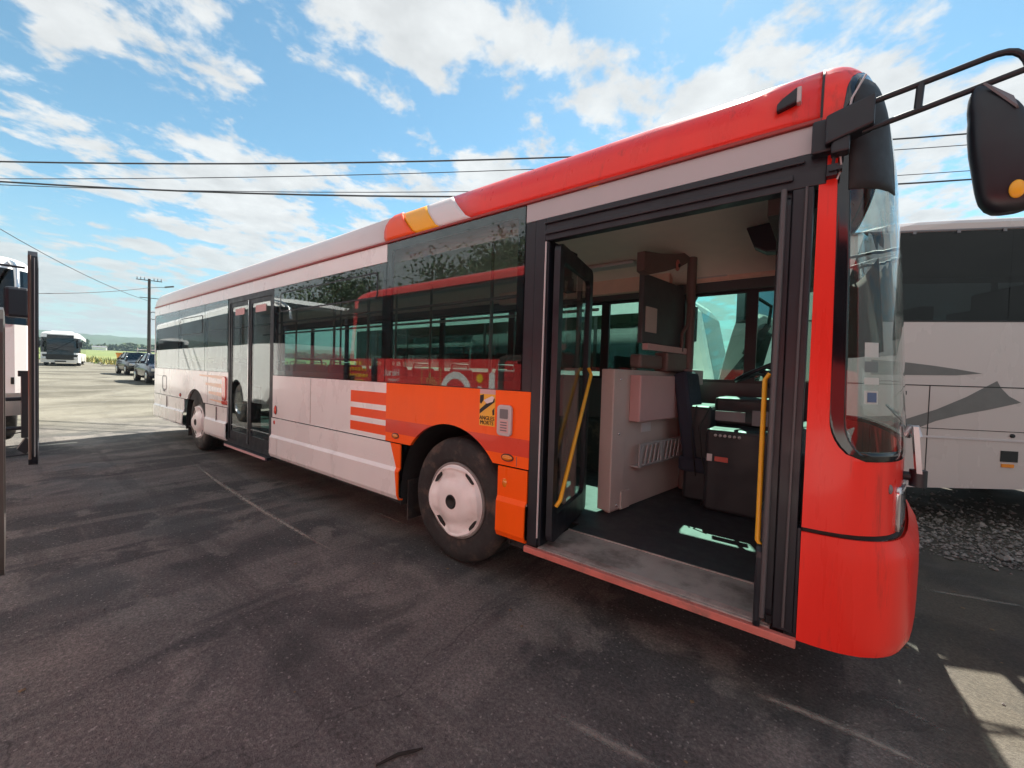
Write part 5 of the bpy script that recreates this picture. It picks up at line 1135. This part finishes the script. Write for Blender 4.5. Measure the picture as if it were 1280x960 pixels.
# ------------------------------------------------------------------ gravel strip under the white coach
mb = MB(); rnd = random.Random(2)
for k in range(9500):
    x_ = rnd.uniform(2.2, 7.5); yb = 2.86 + (x_ - 2.9) * 0.18 + 0.06 * math.sin(x_ * 7)
    y_ = yb + abs(rnd.gauss(0, 1.0)) * 1.1 - (0.35 * rnd.random() ** 2.5 if rnd.random() < .25 else 0)
    if y_ > 6.5: continue
    s_ = min(0.045, max(0.005, math.exp(rnd.gauss(-4.5, 0.45)))); v = [Vector((rnd.gauss(0, 1), rnd.gauss(0, 1), rnd.gauss(0, .7))).normalized() * s_ * rnd.uniform(.7, 1.2) for _ in range(6)]
    c = Vector((x_, y_, s_ * 0.45)); base = [Vector((1, 0, 0)), Vector((0, 1, 0)), Vector((-1, 0, 0)), Vector((0, -1, 0)), Vector((0, 0, .75)), Vector((0, 0, -.6))]
    rz_ = rnd.uniform(0, 6.28); pv = [c + Vector((b.x * math.cos(rz_) - b.y * math.sin(rz_), b.x * math.sin(rz_) + b.y * math.cos(rz_), b.z)) * s_ * rnd.uniform(.7, 1.3) for b in base]
    mb.add(pv, [(0, 1, 4), (1, 2, 4), (2, 3, 4), (3, 0, 4), (1, 0, 5), (2, 1, 5), (3, 2, 5), (0, 3, 5)], rnd.choice((0, 0, 1, 2)))
struct(mb.build('gravel', [mat('gravel grey', (0.15, 0.142, 0.132), 0.9), mat('gravel dark', (0.085, 0.08, 0.075), 0.9), mat('gravel pale', (0.22, 0.205, 0.19), 0.9)], fix=False), 'stuff')

# ------------------------------------------------------------------ pale scuffs on the asphalt, twig
def scuff(pts, w, alpha):
    m = bpy.data.materials.new('pale scuff'); m.use_nodes = True; nt = m.node_tree; L = nt.links; b = nt.nodes['Principled BSDF']; b.inputs['Base Color'].default_value = (0.36, 0.33, 0.28, 1); b.inputs['Roughness'].default_value = 0.9
    g = N(nt, 'ShaderNodeNewGeometry'); nz = N(nt, 'ShaderNodeTexNoise', i_Scale=22.0, i_Detail=6.0, i_Roughness=0.7); L.new(g.outputs['Position'], nz.inputs['Vector'])
    uvn = N(nt, 'ShaderNodeAttribute', attribute_name='across'); 
    ed_ = N(nt, 'ShaderNodeMapRange', i_1=0.0, i_2=1.0, i_3=alpha, i_4=0.0); L.new(uvn.outputs['Fac'], ed_.inputs[0])
    mr = N(nt, 'ShaderNodeMapRange', i_1=0.25, i_2=0.55, i_3=0.1, i_4=1.0); L.new(nz.outputs[0], mr.inputs[0])
    mu = N(nt, 'ShaderNodeMath', operation='MULTIPLY'); L.new(ed_.outputs[0], mu.inputs[0]); L.new(mr.outputs[0], mu.inputs[1]); L.new(mu.outputs[0], b.inputs['Alpha'])
    P = [Vector((*p, 0.004)) for p in pts]; fine = []
    for i in range(len(P) - 1):
        for q in range(8): fine.append(P[i].lerp(P[i+1], q / 8))
    fine.append(P[-1]); mb = MB(); rows = []
    for i, p in enumerate(fine):
        t = (fine[min(i+1, len(fine)-1)] - fine[max(i-1, 0)]).normalized(); s_ = Vector((-t.y, t.x, 0)); e = math.sin(math.pi * min(1, max(0, i / (len(fine) - 1)))) ** 0.5
        rows.append([p + s_ * w * k * (0.3 + 0.7 * e) for k in (-1, 0, 1)])
    mb.grid(rows); o = mb.build('scuff_mark', m); at_ = o.data.attributes.new('across', 'FLOAT', 'POINT')
    vals = []
    for i in range(len(rows)): e = 0.0 if 2 < i < len(rows) - 3 else 0.6; vals += [1.0, e, 1.0]
    at_.data.foreach_set('value', vals); struct(o)
scuff([(-4.9, -0.30), (-3.5, -0.40), (-2.2, -0.45), (-0.84, -0.47)], 0.04, 0.85)
scuff([(-1.46, 0.29), (-0.72, 0.26)], 0.02, 0.9)
scuff([(1.36, -0.66), (1.57, -0.64), (1.78, -0.62)], 0.03, 0.7)
scuff([(2.01, 0.035), (2.18, 0.055), (2.36, 0.06), (2.6, 0.045)], 0.032, 0.85)
scuff([(2.8, 1.95), (3.05, 2.02), (3.4, 2.12)], 0.03, 0.5); scuff([(2.45, 0.40), (2.68, 0.32)], 0.02, 0.4)
mb = MB(); mb.tube([(0.955, -1.285, 0.008), (0.985, -1.21, 0.012), (1.02, -1.16, 0.011), (1.035, -1.13, 0.008)], [0.004, 0.007, 0.006, 0.003], 6)
tag(mb.build('twig', mat('dark twig', (0.02, 0.016, 0.013), 0.9)), 'short dark twig lying on the asphalt in the foreground', 'twig')

# ------------------------------------------------------------------ air
mb = MB(); mb.box((-1100, -1000, -1.5), (60, 1300, 70))
hzm = bpy.data.materials.new('air'); hzm.use_nodes = True; nt = hzm.node_tree; nt.nodes.clear()
pv_ = N(nt, 'ShaderNodeVolumePrincipled', i_Density=0.0003); pv_.inputs['Color'].default_value = (0.52, 0.70, 0.86, 1); oo = N(nt, 'ShaderNodeOutputMaterial'); nt.links.new(pv_.outputs[0], oo.inputs['Volume'])
struct(mb.build('haze', hzm), 'stuff')

mb = MB(); rnd = random.Random(21); LIT = [mat('gravel grey', (0.2, 0.19, 0.18), 0.9), mat('gravel dark', (0.1, 0.095, 0.09), 0.9), mat('dead leaf', (0.16, 0.11, 0.06), 0.9)]
for k in range(420):
    x_, y_ = rnd.uniform(-9, 4.5), rnd.uniform(-2.4, 2.4)
    if -8.7 < x_ < 2.4 and y_ > -0.05 and rnd.random() < .8: continue
    s_ = rnd.uniform(0.003, 0.009); kind = rnd.choice((0, 0, 1, 2)); rz_ = rnd.uniform(0, 6.28); h_ = 0.8 if kind < 2 else 0.25
    if kind == 2: s_ *= 1.6
    b8 = [(1, 0, 0), (0, 1, 0), (-1, 0, 0), (0, -1, 0), (0, 0, h_), (0, 0, -h_)]
    mb.add([(x_ + (b[0] * math.cos(rz_) - b[1] * math.sin(rz_)) * s_ * rnd.uniform(.7, 1.3), y_ + (b[0] * math.sin(rz_) + b[1] * math.cos(rz_)) * s_ * rnd.uniform(.7, 1.3), s_ * 0.4 + b[2] * s_) for b in b8], [(0, 1, 4), (1, 2, 4), (2, 3, 4), (3, 0, 4), (1, 0, 5), (2, 1, 5), (3, 2, 5), (0, 3, 5)], kind)
struct(mb.build('grit', LIT, fix=False), 'stuff')
